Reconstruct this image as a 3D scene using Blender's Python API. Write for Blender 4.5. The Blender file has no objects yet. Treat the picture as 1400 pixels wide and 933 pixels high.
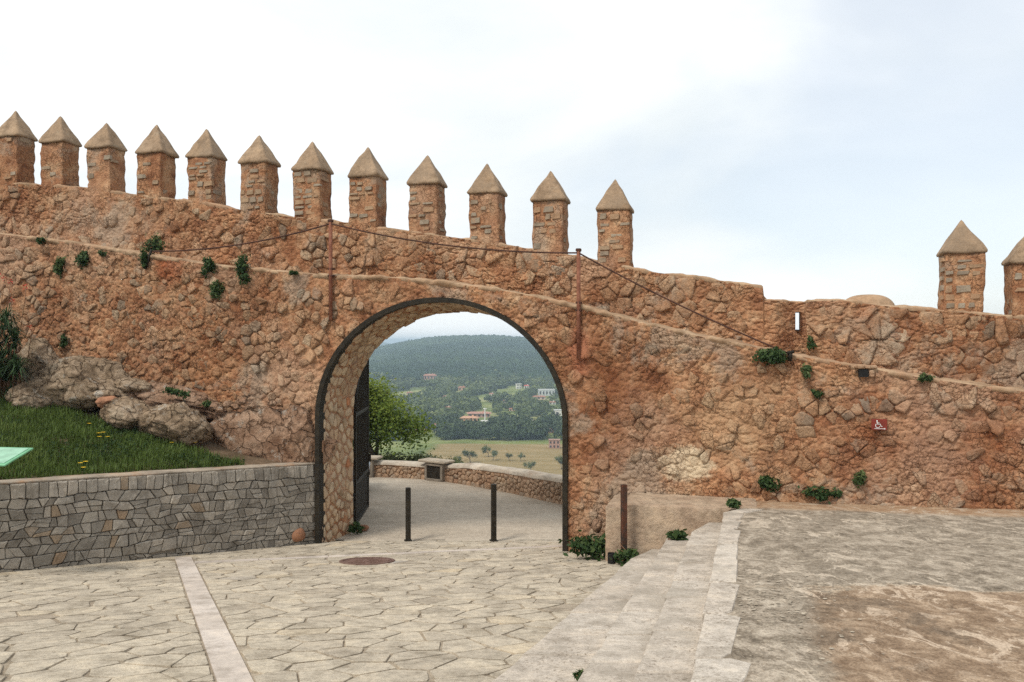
import bpy, math, random
import numpy as np
from mathutils import Matrix, Vector

# ------------------------------------------------------------------ camera, light, exposure
SC = bpy.context.scene
COL = SC.collection
F = 1135.0            # focal length in photo pixels (1400 wide)
CZ = 3.5              # eye height above the gate threshold, in metres
cam = bpy.data.cameras.new('camera')
cam.sensor_fit = 'HORIZONTAL'; cam.sensor_width = 36.0; cam.lens = F / 1400 * 36
cam.clip_start = 0.1; cam.clip_end = 20000
camo = bpy.data.objects.new('camera', cam); COL.objects.link(camo)
camo.location = (0, 0, CZ); camo.rotation_euler = (math.pi / 2, 0, 0)
SC.camera = camo

SUN_AZ, SUN_EL = math.radians(222), math.radians(52)      # compass style: 0 = +Y, 90 = +X
sd = bpy.data.lights.new('sun', 'SUN'); sd.energy = 2.5; sd.angle = math.radians(13); sd.color = (1.0, 0.95, 0.87)
so = bpy.data.objects.new('sun', sd); COL.objects.link(so)
sv = Vector((math.sin(SUN_AZ) * math.cos(SUN_EL), math.cos(SUN_AZ) * math.cos(SUN_EL), math.sin(SUN_EL)))
so.location = sv * 60; so.rotation_euler = sv.to_track_quat('Z', 'Y').to_euler()

W = bpy.data.worlds.new('World'); SC.world = W; W.use_nodes = True
wn, wl = W.node_tree.nodes, W.node_tree.links
wn.clear()
def N(tree, kind, **kw):
    n = tree.nodes.new(kind)
    for k, v in kw.items(): setattr(n, k, v)
    return n
out = N(W.node_tree, 'ShaderNodeOutputWorld'); bg = N(W.node_tree, 'ShaderNodeBackground')
sky = N(W.node_tree, 'ShaderNodeTexSky', sky_type='NISHITA', sun_disc=False)
sky.sun_elevation = SUN_EL; sky.sun_rotation = SUN_AZ; sky.air_density = 1.0; sky.dust_density = 1.5; sky.ozone_density = 1.5
tc = N(W.node_tree, 'ShaderNodeTexCoord')
mp = N(W.node_tree, 'ShaderNodeMapping'); mp.inputs['Scale'].default_value = (1.0, 1.0, 2.6); mp.inputs['Location'].default_value = (13.24, 8.99, 1.6)
n1 = N(W.node_tree, 'ShaderNodeTexNoise'); n1.inputs['Scale'].default_value = 1.7; n1.inputs['Detail'].default_value = 5; n1.inputs['Roughness'].default_value = 0.5; n1.inputs['Distortion'].default_value = 0.4
n2 = N(W.node_tree, 'ShaderNodeTexNoise'); n2.inputs['Scale'].default_value = 1.5; n2.inputs['Detail'].default_value = 6; n2.inputs['Roughness'].default_value = 0.5; n2.inputs['Distortion'].default_value = 0.3
r1 = N(W.node_tree, 'ShaderNodeMapRange', interpolation_type='SMOOTHSTEP')      # cloud cover
r1.inputs['From Min'].default_value = 0.30; r1.inputs['From Max'].default_value = 0.55; r1.inputs['To Min'].default_value = 0.66; r1.inputs['To Max'].default_value = 1.0
r2 = N(W.node_tree, 'ShaderNodeValToRGB')                                       # cloud brightness
r2.color_ramp.elements[0].position = 0.40; r2.color_ramp.elements[0].color = (5.75, 6.1, 6.2, 1)
r2.color_ramp.elements[1].position = 0.70; r2.color_ramp.elements[1].color = (7.5, 7.6, 7.6, 1)
mx = N(W.node_tree, 'ShaderNodeMix', data_type='RGBA')
wl.new(tc.outputs['Generated'], mp.inputs['Vector'])
mp2 = N(W.node_tree, 'ShaderNodeMapping'); mp2.inputs['Scale'].default_value = (1.3, 1.3, 3.4); mp2.inputs['Location'].default_value = (9.3, 6.2, 0.8); wl.new(tc.outputs['Generated'], mp2.inputs['Vector'])
wl.new(mp.outputs['Vector'], n1.inputs['Vector']); wl.new(mp2.outputs['Vector'], n2.inputs['Vector'])
sx = N(W.node_tree, 'ShaderNodeSeparateXYZ'); wl.new(tc.outputs['Generated'], sx.inputs[0])
thin = N(W.node_tree, 'ShaderNodeMapRange', interpolation_type='SMOOTHSTEP')          # the cloud sheet thins out towards the east
for k_, v_ in zip(('From Min', 'From Max', 'To Min', 'To Max'), (0.05, 0.65, 0.06, -0.16)): thin.inputs[k_].default_value = v_
ad = N(W.node_tree, 'ShaderNodeMath', operation='ADD'); wl.new(sx.outputs['X'], thin.inputs['Value']); wl.new(n1.outputs['Fac'], ad.inputs[0]); wl.new(thin.outputs['Result'], ad.inputs[1])
wl.new(ad.outputs[0], r1.inputs['Value']); wl.new(n2.outputs['Fac'], r2.inputs['Fac'])
wl.new(r1.outputs['Result'], mx.inputs['Factor']); wl.new(sky.outputs['Color'], mx.inputs['A']); wl.new(r2.outputs['Color'], mx.inputs['B'])
wl.new(mx.outputs['Result'], bg.inputs['Color']); bg.inputs['Strength'].default_value = 0.15
wl.new(bg.outputs['Background'], out.inputs['Surface'])

SC.view_settings.view_transform = 'Standard'; SC.view_settings.look = 'None'
SC.view_settings.exposure = 0.1; SC.view_settings.gamma = 1.0
SC.view_settings.use_curve_mapping = False
SC.render.engine = 'CYCLES'
SC.cycles.use_denoising = False
SC.cycles.max_bounces = 5; SC.cycles.diffuse_bounces = 3; SC.cycles.glossy_bounces = 2; SC.cycles.volume_bounces = 0
SC.cycles.transparent_max_bounces = 6

# ------------------------------------------------------------------ helpers
rng = np.random.default_rng(7)
random.seed(7)

def _hash(ix, iy, iz, seed):
    h = (ix * 374761393 + iy * 668265263 + iz * 2147483647 + seed * 1274126177) & 0xffffffff
    h = ((h ^ (h >> 13)) * 1274126177) & 0xffffffff
    h = ((h ^ (h >> 15)) * 2246822519) & 0xffffffff
    return ((h ^ (h >> 16)) & 0xffffff) / float(0xffffff)
def vnoise(p, seed=0):
    p = np.asarray(p, float); i = np.floor(p).astype(np.int64); f = p - i; f = f * f * (3 - 2 * f)
    r = 0
    for dx in (0, 1):
        for dy in (0, 1):
            for dz in (0, 1):
                w = (f[:, 0] if dx else 1 - f[:, 0]) * (f[:, 1] if dy else 1 - f[:, 1]) * (f[:, 2] if dz else 1 - f[:, 2])
                r = r + w * _hash(i[:, 0] + dx, i[:, 1] + dy, i[:, 2] + dz, seed)
    return r * 2 - 1
def fbm(p, oct=4, seed=0, gain=0.5):
    p = np.asarray(p, float); a, r, s = 1.0, 0, 0
    for o in range(oct):
        r = r + a * vnoise(p * 2 ** o + 17.3 * o, seed + o); s += a; a *= gain
    return r / s
def worley(p, seed=0):
    i = np.floor(p).astype(np.int64); f1 = np.full(len(p), 9.0); f2 = f1.copy(); idv = np.zeros(len(p))
    for dx in (-1, 0, 1):
        for dy in (-1, 0, 1):
            cx, cy = i[:, 0] + dx, i[:, 1] + dy
            h1, h2 = _hash(cx, cy, cx * 0, seed), _hash(cx, cy, cx * 0 + 5, seed)
            d = np.hypot(cx + h1 - p[:, 0], cy + h2 - p[:, 1])
            nearer = d < f1; f2 = np.where(nearer, f1, np.minimum(f2, d)); idv = np.where(nearer, h1 + h2, idv); f1 = np.where(nearer, d, f1)
    return f1, f2, idv - 1
def sstep(a, b, x):
    t = np.clip((x - a) / (b - a), 0, 1); return t * t * (3 - 2 * t)

def mk(name, verts, faces, mat, parent=None, smooth=True, tint=None, origin='mean', extra=None):
    v = np.asarray(verts, float).reshape(-1, 3)
    if isinstance(origin, str): o = v.mean(0) if origin == 'mean' else np.zeros(3)
    else: o = np.asarray(origin, float)
    if origin == 'base': o = np.array([v[:, 0].mean(), v[:, 1].mean(), v[:, 2].min()])
    me = bpy.data.meshes.new(name)
    v = v - o
    if isinstance(faces, np.ndarray):
        k = faces.shape[1]; nf = len(faces)
        me.vertices.add(len(v)); me.vertices.foreach_set('co', v.astype(np.float32).ravel())
        me.loops.add(nf * k); me.loops.foreach_set('vertex_index', faces.astype(np.int32).ravel())
        me.polygons.add(nf); me.polygons.foreach_set('loop_start', np.arange(0, nf * k, k, dtype=np.int32))
        me.update(calc_edges=True)
    else:
        me.from_pydata(v.tolist(), [], faces)
    if smooth: me.polygons.foreach_set('use_smooth', np.ones(len(me.polygons), bool))
    if tint is not None:
        a = me.attributes.new('tint', 'FLOAT', 'POINT')
        a.data.foreach_set('value', np.broadcast_to(np.asarray(tint, np.float32), (len(v),)).astype(np.float32).copy())
    me.materials.append(mat)
    ob = bpy.data.objects.new(name, me); COL.objects.link(ob); ob.location = o
    if parent is not None: par(ob, parent)
    return ob
WL = {}
def par(ob, parent):
    ob.parent = parent
    base = WL.get(parent.name, Vector(parent.location))
    WL[ob.name] = Vector(ob.location)
    ob.location = Vector(ob.location) - base
def empty(name, loc):
    e = bpy.data.objects.new(name, None); COL.objects.link(e); e.location = loc; e.empty_display_size = 0.2
    WL[e.name] = Vector(loc); return e
def tag(o, label=None, cat=None, group=None, kind=None):
    if label: o['label'] = label
    if cat: o['category'] = cat
    if group: o['group'] = group
    if kind: o['kind'] = kind
    return o

class MB:
    """collects shapes for one mesh"""
    def __init__(s): s.v, s.f = [], []
    def add(s, v, f):
        b = len(s.v); s.v += [tuple(map(float, p)) for p in v]; s.f += [tuple(int(i) + b for i in q) for q in f]; return s
    def box(s, c, size, rz=0, bev=0.0, rx=0):
        x, y, z = (k / 2 for k in size)
        if bev <= 0:
            v = [(sx * x, sy * y, sz * z) for sz in (-1, 1) for sy in (-1, 1) for sx in (-1, 1)]
            f = [(0, 2, 3, 1), (4, 5, 7, 6), (0, 1, 5, 4), (2, 6, 7, 3), (0, 4, 6, 2), (1, 3, 7, 5)]
        else:
            b = min(bev, x * .9, y * .9, z * .9); v = []; f = []
            def ring(zz, i): return [(-x + i, -y, zz), (x - i, -y, zz), (x, -y + i, zz), (x, y - i, zz), (x - i, y, zz), (-x + i, y, zz), (-x, y - i, zz), (-x, -y + i, zz)]
            def ring2(zz, i): return [(px * (x - i) / x, py * (y - i) / y, zz) for px, py, _ in ring(zz, b)]
            rs = [ring2(-z, b), ring(-z + b, b), ring(z - b, b), ring2(z, b)]
            for r in rs: v += r
            for k in range(3):
                for i in range(8): f.append((k * 8 + i, k * 8 + (i + 1) % 8, k * 8 + 8 + (i + 1) % 8, k * 8 + 8 + i))
            f.append(tuple(range(7, -1, -1))); f.append(tuple(range(24, 32)))
        M = Matrix.Translation(c) @ Matrix.Rotation(rz, 4, 'Z') @ Matrix.Rotation(rx, 4, 'X')
        return s.add([M @ Vector(p) for p in v], f)
    def tube(s, pts, rad, n=8, cap=True):
        pts = [Vector(p) for p in pts]; m = len(pts)
        rad = [rad] * m if not hasattr(rad, '__len__') else rad
        v, f = [], []; ref = None
        for i, p in enumerate(pts):
            t = (pts[min(i + 1, m - 1)] - pts[max(i - 1, 0)]).normalized()
            if ref is None: ref = Vector((0, 0, 1)) if abs(t.z) < .9 else Vector((1, 0, 0))
            a = t.cross(ref).normalized(); b = a.cross(t).normalized(); ref = b
            for k in range(n):
                q = 2 * math.pi * k / n; v.append(p + (a * math.cos(q) + b * math.sin(q)) * rad[i])
        for i in range(m - 1):
            for k in range(n): f.append((i * n + k, i * n + (k + 1) % n, (i + 1) * n + (k + 1) % n, (i + 1) * n + k))
        if cap: f.append(tuple(range(n - 1, -1, -1))); f.append(tuple(range((m - 1) * n, m * n)))
        return s.add(v, f)
    def build(s, name, mat, parent=None, smooth=False, tint=None, origin='mean'):
        return mk(name, s.v, s.f, mat, parent, smooth, tint, origin)

# ---- voronoi cells by clipping
def clip_half(poly, nx, ny, c):
    """keep the side nx*x+ny*y<=c"""
    o = []; m = len(poly)
    for i in range(m):
        ax, ay = poly[i]; bx, by = poly[(i + 1) % m]
        da = nx * ax + ny * ay - c; db = nx * bx + ny * by - c
        if da <= 0: o.append((ax, ay))
        if (da < 0 < db) or (db < 0 < da):
            t = da / (da - db); o.append((ax + t * (bx - ax), ay + t * (by - ay)))
    return o
def clip_poly(poly, region):
    """clip by a convex counter-clockwise region"""
    m = len(region)
    for i in range(m):
        ax, ay = region[i]; bx, by = region[(i + 1) % m]
        nx, ny = by - ay, -(bx - ax)
        poly = clip_half(poly, nx, ny, nx * ax + ny * ay)
        if len(poly) < 3: return []
    return poly
def voronoi(pts, R, k=22):
    pts = np.asarray(pts, float); n = len(pts); cells = []
    for i in range(n):
        d = ((pts - pts[i]) ** 2).sum(1); idx = np.argpartition(d, min(k, n - 1))[:k + 1]; idx = idx[np.argsort(d[idx])]
        x, y = pts[i]
        poly = [(x - R, y - R), (x + R, y - R), (x + R, y + R), (x - R, y + R)]
        for j in idx:
            if j == i: continue
            bx, by = pts[j]; nx, ny = bx - x, by - y
            poly = clip_half(poly, nx, ny, (bx * bx + by * by - x * x - y * y) / 2)
            if len(poly) < 3: break
        cells.append(poly)
    return cells
def poly_area(p):
    a = 0
    for i in range(len(p)):
        a += p[i - 1][0] * p[i][1] - p[i][0] * p[i - 1][1]
    return a / 2
def centroid(p):
    a = poly_area(p)
    if abs(a) < 1e-9: return np.mean(p, 0)
    cx = cy = 0
    for i in range(len(p)):
        x0, y0 = p[i - 1]; x1, y1 = p[i]; k = x0 * y1 - x1 * y0; cx += (x0 + x1) * k; cy += (y0 + y1) * k
    return np.array([cx / (6 * a), cy / (6 * a)])
def relax(pts, R, n=1, fixed=0):
    for _ in range(n):
        cells = voronoi(pts, R)
        for i in range(fixed, len(pts)):
            if len(cells[i]) >= 3: pts[i] = centroid(cells[i])
    return pts
def jgrid(x0, x1, y0, y1, dx, dy, j=.42):
    p = []; r = 0; y = y0
    while y < y1:
        x = x0 + (dx / 2 if r % 2 else 0)
        while x < x1:
            p.append((x + (rng.random() - .5) * 2 * j * dx, y + (rng.random() - .5) * 2 * j * dy)); x += dx
        y += dy; r += 1
    return np.array(p)
def stone_rings(poly, inset, corner=.22, jit=.0, maxn=10):
    """rounded outline of a cell, moved in by inset"""
    c = centroid(poly); p = [np.array(q) for q in poly]
    m = len(p); keep = []
    for i in range(m):                                 # drop very short edges
        if np.linalg.norm(p[i] - p[i - 1]) > .03 * math.sqrt(abs(poly_area(poly))) * 3: keep.append(p[i])
    if len(keep) >= 3: p = keep
    m = len(p); o = []
    for i in range(m):
        a, b = p[i], p[(i + 1) % m]
        o.append(a + (b - a) * corner); o.append(b - (b - a) * corner)
    if len(o) > maxn + 2: o = [o[i] for i in np.linspace(0, len(o), maxn + 2, endpoint=False).astype(int)]
    o = np.array(o); r = o - c; L = np.linalg.norm(r, axis=1, keepdims=True) + 1e-6
    rr = np.maximum(L - inset, L * .35)
    if jit: rr = rr * (1 + jit * (rng.random((len(o), 1)) * 2 - 1))
    return c, c + r / L * rr
def stone(poly, fmap, h, inset=.012, depth=.05, shoulder=.85, crown=.62, lump=.25, corner=.22, jit=.06, tilt=.0):
    c, r = stone_rings(poly, inset, corner, jit); m = len(r)
    t = (rng.random(2) - .5) * 2 * tilt
    def H(q, base): d = q - c; return base + d @ t
    vs = []; k1 = c + (r - c) * .97; k2 = c + (r - c) * (crown + (rng.random((m, 1)) - .5) * .16)
    for q in r: vs.append(fmap(q[0], q[1], -depth))
    for q in k1: vs.append(fmap(q[0], q[1], H(q, h * shoulder * (1 + lump * (rng.random() - .5) * .8))))
    for q in k2: vs.append(fmap(q[0], q[1], H(q, h * (1 + lump * (rng.random() - .5)))))
    vs.append(fmap(c[0], c[1], h * (1 + lump * (rng.random() - .5) * .6)))
    f = []
    for i in range(m):
        j = (i + 1) % m
        f += [(i, j, m + j, m + i), (m + i, m + j, 2 * m + j, 2 * m + i), (2 * m + i, 2 * m + j, 3 * m)]
    return vs, f
def place_stones(items, name, mat, parent, limit=300, smooth=True):
    """items: (verts, faces, size, tint); the largest become parts of their own, the rest one stuff part"""
    items = sorted(items, key=lambda t: -t[2])
    for v, f, _, t in items[:limit]: mk(name, v, f, mat, parent, smooth, t)
    rest = items[limit:]
    if rest:
        V, FF, T = [], [], []
        for v, f, _, t in rest:
            b = len(V); V += v; FF += [tuple(i + b for i in q) for q in f]; T += [t] * len(v)
        o = mk('small_stones', V, FF, mat, parent, smooth, np.array(T)); o['kind'] = 'stuff'

def interp(pts, x):
    a = np.array(pts, float); return np.interp(x, a[:, 0], a[:, 1])

# ---- picture geometry: a pixel is only a direction, the distance comes from the surface it lies on
ALPHA = math.atan(0.27); CA, SA = math.cos(ALPHA), math.sin(ALPHA)
D0 = 13.3
def wall_d(px, off=0.0): u = (px - 700) / F; return (D0 - off / CA) / (1 + .27 * u)
def wall_sz(px, py, off=0.0):
    d = wall_d(px, off); u = (px - 700) / F; X = u * d
    return ((X + off * SA) / CA, CZ - (py - 466.5) / F * d)
def WM(s, z, off=0.0): return (s * CA - off * SA, D0 - s * SA - off * CA, z)
def wp(px, py, off=0.0): s, z = wall_sz(px, py, off); return WM(s, z, off)
def at(px, py, d): return ((px - 700) / F * d, d, CZ - (py - 466.5) / F * d)
def road_z(d): return CZ - 1.6 - .131 * d
def terr_z(d): return CZ - 1.6 - .0625 * d
def on_slope(px, py, m): d = 1.6 / ((py - 466.5) / F - m); return ((px - 700) / F * d, d)
def on_road(px, py): return on_slope(px, py, .131)
# ------------------------------------------------------------------ materials
class Mat:
    def __init__(s, name, rough=.9, spec=.25):
        s.m = bpy.data.materials.new(name); s.m.use_nodes = True; s.t = s.m.node_tree; s.b = s.t.nodes['Principled BSDF']
        s.b.inputs['Roughness'].default_value = rough; s.b.inputs['Specular IOR Level'].default_value = spec
        s.pos = N(s.t, 'ShaderNodeNewGeometry').outputs['Position']; s.bump_in = None
    def link(s, a, b): s.t.links.new(a, b)
    def noise(s, scale, detail=4, rough=.55, dist=0, vec=None, stretch=None):
        n = N(s.t, 'ShaderNodeTexNoise'); n.inputs['Scale'].default_value = scale; n.inputs['Detail'].default_value = detail
        n.inputs['Roughness'].default_value = rough; n.inputs['Distortion'].default_value = dist
        v = vec or s.pos
        if stretch:
            mp = N(s.t, 'ShaderNodeMapping'); mp.inputs['Scale'].default_value = stretch; s.link(v, mp.inputs['Vector']); v = mp.outputs['Vector']
        s.link(v, n.inputs['Vector']); return n.outputs['Fac']
    def voro(s, scale, feature='F1', vec=None, rnd=1):
        n = N(s.t, 'ShaderNodeTexVoronoi', feature=feature); n.inputs['Scale'].default_value = scale; n.inputs['Randomness'].default_value = rnd
        s.link(vec or s.pos, n.inputs['Vector']); return n
    def ramp(s, fac, *stops, interp='LINEAR'):
        r = N(s.t, 'ShaderNodeValToRGB'); e = r.color_ramp.elements; r.color_ramp.interpolation = interp
        while len(e) < len(stops): e.new(.5)
        for k, (p, c) in enumerate(stops):
            e[k].position = p; e[k].color = (*c, 1) if len(c) == 3 else c
        s.link(fac, r.inputs['Fac']); return r.outputs['Color']
    def rng(s, v, a, b, c=0, d=1, smooth=True):
        r = N(s.t, 'ShaderNodeMapRange', interpolation_type='SMOOTHSTEP' if smooth else 'LINEAR')
        for k, x in zip(('From Min', 'From Max', 'To Min', 'To Max'), (a, b, c, d)): r.inputs[k].default_value = x
        s.link(v, r.inputs['Value']); return r.outputs['Result']
    def mix(s, a, b, fac, mode='MIX'):
        m = N(s.t, 'ShaderNodeMix', data_type='RGBA', blend_type=mode)
        for k, x in (('A', a), ('B', b), ('Factor', fac)):
            if isinstance(x, tuple): m.inputs[k].default_value = (*x, 1) if len(x) == 3 else x
            elif isinstance(x, (int, float)): m.inputs[k].default_value = x
            else: s.link(x, m.inputs[k])
        return m.outputs['Result']
    def math(s, op, a, b=0.0, c=None):
        m = N(s.t, 'ShaderNodeMath', operation=op)
        for i, x in enumerate((a, b) if c is None else (a, b, c)):
            if isinstance(x, (int, float)): m.inputs[i].default_value = x
            else: s.link(x, m.inputs[i])
        return m.outputs[0]
    def attr(s, name='tint'):
        a = N(s.t, 'ShaderNodeAttribute', attribute_name=name); return a.outputs['Fac']
    def sphere(s, c, r, soft=.5, warp=None, sc=(1, 1, 1)):
        """1 inside a ball round c, 0 outside, with an uneven rim"""
        v = N(s.t, 'ShaderNodeVectorMath', operation='SUBTRACT'); s.link(s.pos, v.inputs[0]); v.inputs[1].default_value = c
        q = N(s.t, 'ShaderNodeVectorMath', operation='MULTIPLY'); s.link(v.outputs[0], q.inputs[0]); q.inputs[1].default_value = sc
        l = N(s.t, 'ShaderNodeVectorMath', operation='LENGTH'); s.link(q.outputs[0], l.inputs[0])
        d = l.outputs['Value']
        if warp is not None: d = s.math('ADD', d, s.math('MULTIPLY', s.math('SUBTRACT', warp, .5), r * 1.6))
        return s.rng(d, r * (1 - soft), r * (1 + soft * .4), 1, 0)
    def color(s, c):
        if isinstance(c, tuple): s.b.inputs['Base Color'].default_value = (*c, 1)
        else: s.link(c, s.b.inputs['Base Color'])
    def bump(s, h, strength=.5, dist=.02):
        n = N(s.t, 'ShaderNodeBump'); n.inputs['Strength'].default_value = strength; n.inputs['Distance'].default_value = dist
        s.link(h, n.inputs['Height'])
        if s.bump_in: s.link(s.bump_in, n.inputs['Normal'])
        s.bump_in = n.outputs['Normal']; s.link(s.bump_in, s.b.inputs['Normal'])
    def sep(s):
        x = N(s.t, 'ShaderNodeSeparateXYZ'); s.link(s.pos, x.inputs[0]); return x.outputs

def rubble(name, mortar=False, grey=0.0, pale=0.0):
    m = Mat(name, .95, .15)
    big = m.noise(.55, 4); mid = m.noise(3.2, 7, .66); fine = m.noise(17, 9, .76); grit = m.noise(90, 4, .75)
    if mortar:
        c = m.ramp(mid, (.27, (.19, .08, .042)), (.42, (.33, .155, .082)), (.54, (.42, .225, .125)), (.64, (.47, .29, .175)), (.76, (.54, .38, .255)))
    else:
        t = m.attr()
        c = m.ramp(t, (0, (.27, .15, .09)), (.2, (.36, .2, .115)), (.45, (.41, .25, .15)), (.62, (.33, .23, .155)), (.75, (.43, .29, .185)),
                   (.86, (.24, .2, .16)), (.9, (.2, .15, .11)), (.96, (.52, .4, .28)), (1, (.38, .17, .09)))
        c = m.mix(c, m.ramp(m.noise(2.1, 6, .65), (.4, (.36, .175, .092)), (.6, (.47, .29, .175))), m.rng(mid, .42, .62, .1, .75))
    c = m.mix(c, m.ramp(big, (.35, (.72, .62, .56)), (.5, (1, 1, 1)), (.68, (1.12, 1.08, 1.02))), .75, 'MULTIPLY')
    c = m.mix(c, m.ramp(fine, (.34, (.5, .45, .41)), (.5, (1, 1, 1)), (.68, (1.35, 1.31, 1.25))), .9, 'MULTIPLY')
    # damp red-brown staining beside the arch, the pale mortar patch below it, the rust run under the plants
    w = m.noise(2.2, 5, .65)
    st = m.sphere(wp(850, 555), .95, .6, w, (1, 1, .75)); c = m.mix(c, (.6, .47, .4), m.math('MULTIPLY', st, .8), 'MULTIPLY')
    st = m.sphere(wp(230, 362), .35, .7, w, (1, 1, 1)); c = m.mix(c, (.85, .5, .36), m.math('MULTIPLY', st, .9), 'MULTIPLY')
    st = m.sphere(wp(280, 470), 1.5, .8, w, (.9, .9, 1.1)); c = m.mix(c, (.78, .7, .64), m.math('MULTIPLY', st, .8), 'MULTIPLY')
    st = m.sphere(wp(1000, 575), .9, .8, w, (1, 1, 1)); c = m.mix(c, (.52, .34, .2), m.math('MULTIPLY', st, .45))
    st = m.sphere(wp(1290, 600), 1.3, .7, w, (.7, .7, 1.3)); c = m.mix(c, (.8, .62, .55), m.math('MULTIPLY', st, .7), 'MULTIPLY')
    st = m.sphere(wp(938, 634), .36, .35, m.noise(6, 6, .75), (.8, .8, 1.25)); c = m.mix(c, (.66, .52, .36), m.math('MULTIPLY', st, .9))
    st = m.sphere(wp(792, 480), .45, .7, w, (2.2, 2.2, .8)); c = m.mix(c, (.42, .16, .09), m.math('MULTIPLY', st, .7))
    pk = m.rng(m.noise(.42, 6, .6), .48, .64, 0, .42); c = m.mix(c, m.ramp(fine, (.35, (.33, .21, .145)), (.5, (.47, .32, .225)), (.65, (.57, .42, .31))), pk)
    c = m.mix(c, (.36, .3, .235), m.rng(m.noise(.8, 7, .68, .5), .53, .63, 0, .5))
    c = m.mix(c, (1.0, 1.01, .99), 1.0, 'MULTIPLY')
    if pale: c = m.mix(c, (.52, .4, .29), pale)
    if grey: c = m.mix(c, (.3, .27, .24), grey)
    m.color(c)
    wv = N(m.t, 'ShaderNodeVectorMath', operation='ADD'); nz = N(m.t, 'ShaderNodeTexNoise'); nz.inputs['Scale'].default_value = 7; nz.inputs['Detail'].default_value = 3; m.link(m.pos, nz.inputs['Vector'])
    sc = N(m.t, 'ShaderNodeVectorMath', operation='SCALE'); sc.inputs['Scale'].default_value = .12; m.link(nz.outputs['Color'], sc.inputs[0]); m.link(m.pos, wv.inputs[0]); m.link(sc.outputs[0], wv.inputs[1])
    cr = m.voro(13, 'DISTANCE_TO_EDGE', wv.outputs[0]).outputs['Distance']; crk = m.rng(cr, .0, .09)
    cr2 = m.voro(31, 'F1', wv.outputs[0]).outputs['Distance']
    cm = m.rng(m.noise(1.9, 3, .6), .42, .6)
    c = m.mix(c, (.55, .48, .43), m.math('MULTIPLY', m.math('SUBTRACT', 1.0, crk), m.math('MULTIPLY', cm, .75)), 'MULTIPLY'); m.color(c)
    m.bump(m.noise(9, 7, .72), .65, .04); m.bump(m.math('MULTIPLY', crk, cm), .7, .02); m.bump(cr2, .4, .02); m.bump(fine, .7, .02); m.bump(grit, .5, .005)
    return m.m

M_STONE = rubble('rubble_stone'); M_MORTAR = rubble('rubble_mortar', True); M_STONE_P = rubble('parapet_stone', False, 0, .35); M_MORTAR_P = rubble('parapet_mortar', True, 0, .4)

def plain_stone(name, stops, fine_amt=.7, tint=True, rough=.9, bump=.6, scale=1.0, spots=None, dirt=None, speck=False):
    m = Mat(name, rough, .2)
    c = m.ramp(m.attr() if tint else m.noise(1.7 * scale, 4), *stops)
    f = m.noise(13 * scale, 9, .76); g = m.noise(80 * scale, 4, .75)
    c = m.mix(c, m.ramp(m.noise(3.5 * scale, 5, .65), (.33, (.66, .64, .61)), (.5, (1, 1, 1)), (.67, (1.2, 1.18, 1.14))), .9, 'MULTIPLY')
    c = m.mix(c, m.ramp(f, (.3, (.62, .6, .57)), (.5, (1, 1, 1)), (.75, (1.22, 1.2, 1.17))), fine_amt, 'MULTIPLY')
    c = m.mix(c, m.ramp(g, (.35, (.75, .73, .7)), (.6, (1.08, 1.08, 1.08))), fine_amt, 'MULTIPLY')
    if spots: c = m.mix(c, spots, m.rng(m.noise(6 * scale, 6, .8), .56, .68, 0, .7))
    if speck: c = m.mix(c, (.5, .46, .42), m.math('MULTIPLY', m.rng(m.noise(34, 4, .7), .55, .6, 0, .8), m.rng(m.noise(1.6, 5, .65), .42, .6)), 'MULTIPLY')
    if dirt: c = m.mix(c, dirt, m.rng(m.noise(1.1 * scale, 5, .7), .5, .66, 0, .6))
    m.color(c); m.bump(m.noise(6 * scale, 5, .65), .5 * bump, .03); m.bump(f, bump, .012); m.bump(g, .6 * bump, .003)
    return m.m

M_GREYSTONE = plain_stone('grey_masonry', ((0, (.22, .195, .165)), (.3, (.29, .26, .22)), (.6, (.34, .305, .26)), (.86, (.39, .345, .29)), (.93, (.3, .225, .155)), (1, (.34, .22, .14))), spots=(.38, .345, .3), bump=1.1)
M_GREYMORT = plain_stone('dark_joint', ((0, (.19, .16, .13)), (1, (.29, .25, .2))), tint=False)
M_COPING = plain_stone('mortar_coping', ((.3, (.27, .225, .18)), (.6, (.37, .31, .245))), tint=False, dirt=(.4, .2, .09))
M_LEDGE = plain_stone('ledge_mortar', ((.3, (.32, .2, .12)), (.65, (.44, .31, .2))), tint=False, dirt=(.38, .22, .13))
M_FLAG = plain_stone('flagstone', ((0, (.37, .31, .24)), (.25, (.44, .38, .3)), (.5, (.5, .435, .345)), (.75, (.54, .47, .37)), (.94, (.52, .43, .31)), (1, (.44, .395, .34))), fine_amt=1.0, spots=(.36, .31, .24), bump=1.2)
M_FLAGJ = plain_stone('paving_joint', ((.3, (.28, .225, .165)), (.65, (.4, .335, .255))), tint=False, bump=1.0)
M_STRIP = plain_stone('pale_strip', ((0, (.52, .45, .39)), (1, (.58, .51, .45))), fine_amt=.45, spots=(.46, .40, .34))
M_STEP = plain_stone('step_slab', ((0, (.47, .41, .345)), (.5, (.53, .465, .395)), (1, (.57, .51, .44))), fine_amt=.9, spots=(.38, .33, .27), dirt=(.34, .295, .24), bump=.9, speck=True)
M_BLOCK = plain_stone('rough_cast', ((.3, (.38, .27, .19)), (.6, (.47, .36, .26))), tint=False, bump=1.6, scale=1.6)
M_CAP = plain_stone('merlon_cap', ((.3, (.28, .19, .12)), (.6, (.38, .27, .18))), tint=False, spots=(.36, .285, .2), dirt=(.24, .175, .12), bump=1.3, fine_amt=1.0)
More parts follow.
